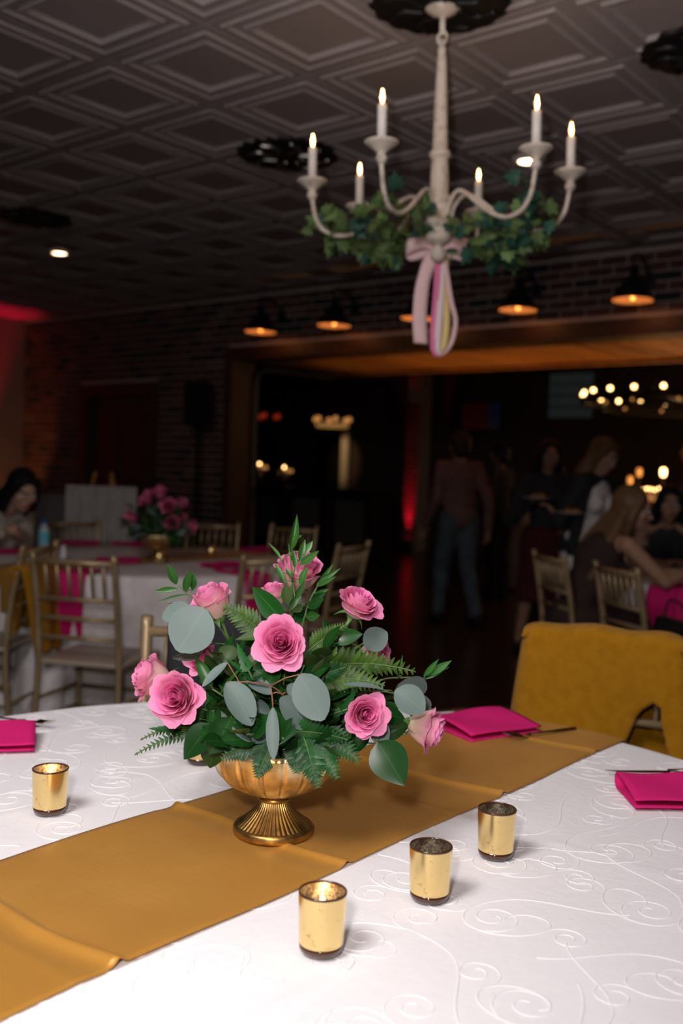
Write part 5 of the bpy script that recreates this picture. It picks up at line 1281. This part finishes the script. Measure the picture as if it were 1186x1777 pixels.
def stand(s=1.0, stride=0, lean=0):
    J = dict(pelvis=(0, 0, .96), waist=(0, lean*.14, 1.12), chest=(0, lean*.32, 1.29), neck=(0, lean*.50, 1.455), head=(0, lean*.62+.02, 1.60), shL=(-.165, lean*.46, 1.41), shR=(.165, lean*.46, 1.41),
             elL=(-.225, -.03+lean*.3, 1.12), elR=(.225, -.03+lean*.3, 1.12), wrL=(-.235, .06, .89), wrR=(.235, .06, .89), hipL=(-.085, 0, .92), hipR=(.085, 0, .92),
             kneeL=(-.09, .02+stride*.55, .51), kneeR=(.09, .02-stride*.2, .50), ankL=(-.09, -.02+stride*.8, .085), ankR=(.09, -.04-stride*.9, .085+abs(stride)*.12), toeL=(-.10, .12+stride*.8, .035), toeR=(.10, .09-stride*.9, .035+abs(stride)*.04))
    return {a: Vector(b)*s for a, b in J.items()}
def sit(s=1.0, lean=.15):
    z = .456+.115
    J = dict(pelvis=(0, -.06, z), waist=(0, -.05+lean*.10, z+.16), chest=(0, -.03+lean*.36, z+.33), neck=(0, -.01+lean*.62, z+.49-lean*.08), head=(0, .03+lean*.85, z+.635-lean*.16), shL=(-.160, -.02+lean*.55, z+.445-lean*.06), shR=(.160, -.02+lean*.55, z+.445-lean*.06),
             elL=(-.21, .10+lean*.5, z+.19), elR=(.21, .10+lean*.5, z+.19), wrL=(-.12, .33, z+.22), wrR=(.12, .33, z+.22), hipL=(-.085, -.03, z-.01), hipR=(.085, -.03, z-.01),
             kneeL=(-.10, .38, z-.04), kneeR=(.10, .38, z-.04), ankL=(-.10, .34, .085), ankR=(.10, .30, .085), toeL=(-.11, .47, .035), toeR=(.11, .43, .035))
    return {a: Vector(b) for a, b in J.items()}
def local(loc, face, P):
    a = math.atan2(face.y, face.x)-PI/2; return Matrix.Rotation(-a, 3, 'Z') @ (P-loc)
def floorpt(x, d): return K((x-593)/F*d, d)
HB, HD, HG = fabric('black_hair', (.006, .005, .005), .5), fabric('dark_brown_hair', (.020, .011, .007), .55), fabric('blonde_brown_hair', (.14, .075, .036), .5)
# man walking away
p = floorpt(797, 8.75); f = K(-.28, .96); J = stand(.985, .24, .06); J['wrL'] = Vector((-.25, .16, .88)); J['wrR'] = Vector((.24, -.10, .86)); J['elR'] = Vector((.235, -.10, 1.10))
person('man in dusty rose shirt and jeans walking away through the opening', p, f, J, (.24, .13, .09), (HD, 'short'), [('top', fabric('dusty_rose_shirt', (.125, .070, .066)), 2), ('trousers', fabric('blue_jeans', (.062, .080, .100))), ('shoes', fabric('black_shoe', (.006, .006, .007), .5))], False, (0, .12), k=1.06)
# figure in dark grey next to him
p = floorpt(866, 10.8); f = K(-.6, .6); J = stand(.97)
person('dim figure in dark grey standing just past the walking man', p, f, J, (.12, .065, .045), (HB, 'short'), [('top', fabric('dark_grey_shirt', (.030, .028, .028)), 2), ('trousers', fabric('black_trousers', (.010, .010, .011))), ('shoes', fabric('black_shoe', (.006, .006, .007), .5))], False, (.2, 0))
# dark-haired woman with a plate
p = floorpt(948, 7.55); f = K(.05, -1); J = stand(.93, .06)
P1 = atd(932, 866, 7.30); q = local(p, f, P1); J['wrR'] = q+Vector((.02, -.08, -.03)); J['elR'] = Vector((.27, -.02, .98)); J['wrL'] = Vector((-.10, .22, .98)); J['elL'] = Vector((-.25, -.02, 1.05))
J['ankR'] = Vector((.16, -.04, .085)); J['toeR'] = Vector((.20, .08, .035)); J['kneeR'] = Vector((.12, .03, .47))
person('dark-haired woman in black top and wine skirt carrying a plate', p, f, J, (.27, .145, .10), (HB, .34), [('top', M['blackcloth'], 2), ('skirt', fabric('wine_skirt', (.060, .010, .014)), .40, (.150, .22)), ('shoes', fabric('black_shoe', (.006, .006, .007), .5))], True, (.05, -.1))
# blonde woman in white dress and black blazer
p2 = floorpt(1012, 6.95); f2 = K(.66, -.74); J = stand(.925, .04, .22)
P2 = atd(990, 892, 6.72); q = local(p2, f2, P2); J['wrR'] = q+Vector((.03, -.10, -.02)); J['elR'] = Vector((.27, .0, 1.02)); J['elL'] = Vector((-.25, .10, 1.03)); J['wrL'] = Vector((-.20, .30, .96))
person('woman in white dress and black blazer looking down over a plate', p2, f2, J, (.36, .21, .15), (HG, .26), [('bodice', fabric('white_dress', (.74, .70, .68))), ('skirt', fabric('white_dress', (.74, .70, .68)), .42, (.135, .19)), ('jacket', M['blackcloth']), ('shoes', fabric('black_shoe', (.006, .006, .007), .5))], True, (.0, -.42))
def plate(P, label, flabel):
    t = thing('plate', label, 'plate', P); MB().lathe([(0, 0), (.06, 0), (.11, .012), (.112, .015), (.06, .006), (0, .005)], 28).build('dish', 'rubber', t)
    fd = thing('food_helping', flabel, 'food', P+Vector((0, 0, .006)))
    rq = random.Random(2)
    for i in range(9): a = rq.uniform(0, 6.28); r_ = rq.uniform(0, .05); MB().ball((r_*math.cos(a), r_*math.sin(a), .012), (rq.uniform(.018, .03), rq.uniform(.016, .026), rq.uniform(.012, .022))).build('morsel', fabric('golden_food', (.42, .20, .03), .6), fd)
plate(P2, 'white plate held by woman in white dress', 'golden food heaped on plate held by woman in white dress')
plate(P1, 'white plate held up by the dark-haired standing woman', 'golden food on the plate held by the dark-haired standing woman')
# woman with long hair seated, reaching over the table
pa, ra_, fa = chair_frame(cA); J = sit(1, .27)
ps = Vector((pa.x, pa.y, 0))-fa*.05; Ph = onz(1196, 952, TZ+.07)
q = local(ps, fa, Ph); J['wrR'] = Vector((.22, .56, .88)); J['elR'] = Vector((.26, .32, .80)); J['wrL'] = Vector((-.10, .50, .82)); J['elL'] = Vector((-.24, .22, .78)); J['shR'] += Vector((.01, .02, -.02))
person('seated woman with very long hair and dark brown dress reaching over table', ps, fa, J, (.36, .20, .135), (HG, .46), [('bodice', fabric('dark_brown_dress', (.040, .024, .022))), ('lap', fabric('dark_brown_dress', (.040, .024, .022))), ('shoes', fabric('black_shoe', (.006, .006, .007), .5))], True, (-.5, -.2))
# woman in black seated across that table
pc_ = K(2.25, 6.88); fc_ = K(-.25, -1); J = sit(1, .2); J['wrL'] = Vector((-.05, .42, .80)); J['wrR'] = Vector((.10, .44, .80))
person('seated woman in black across the table from the long-haired woman', pc_, fc_, J, (.32, .18, .125), (HB, .30), [('bodice', M['blackcloth']), ('lap', M['blackcloth']), ('shoes', fabric('black_shoe', (.006, .006, .007), .5))], True, (.1, -.15))
# man in blue behind her
pm = floorpt(1204, 8.3); J = stand(1.0)
person('standing man in blue shirt behind the seated woman in black', pm, K(-.9, .3), J, (.26, .15, .10), (HD, 'short'), [('top', fabric('blue_shirt', (.040, .055, .085)), 2), ('trousers', fabric('black_trousers', (.010, .010, .011))), ('shoes', fabric('black_shoe', (.006, .006, .007), .5))], False)
# dark-haired woman at the brick-wall table, hands together
cw_ = chair(K(-2.20, 6.05), K(.80, -.60), 'gold chair under dark-haired woman at the brick-wall table')
pw, rw, fw_ = chair_frame(cw_); ps = Vector((pw.x, pw.y, 0)); J = sit(1, .46)
J['wrR'] = Vector((.06, .32, .88)); J['wrL'] = Vector((-.02, .34, .90)); J['elR'] = Vector((.22, .12, .80)); J['elL'] = Vector((-.22, .16, .80))
person('dark-haired woman in cream sleeves seated at brick-wall table with clasped hands', ps, fw_, J, (.40, .24, .17), (HB, .36), [('top', fabric('cream_blouse', (.42, .36, .31)), 2), ('lap', M['blackcloth']), ('shoes', fabric('black_shoe', (.006, .006, .007), .5))], True, (-.15, -.45), (1.0, 1.0))
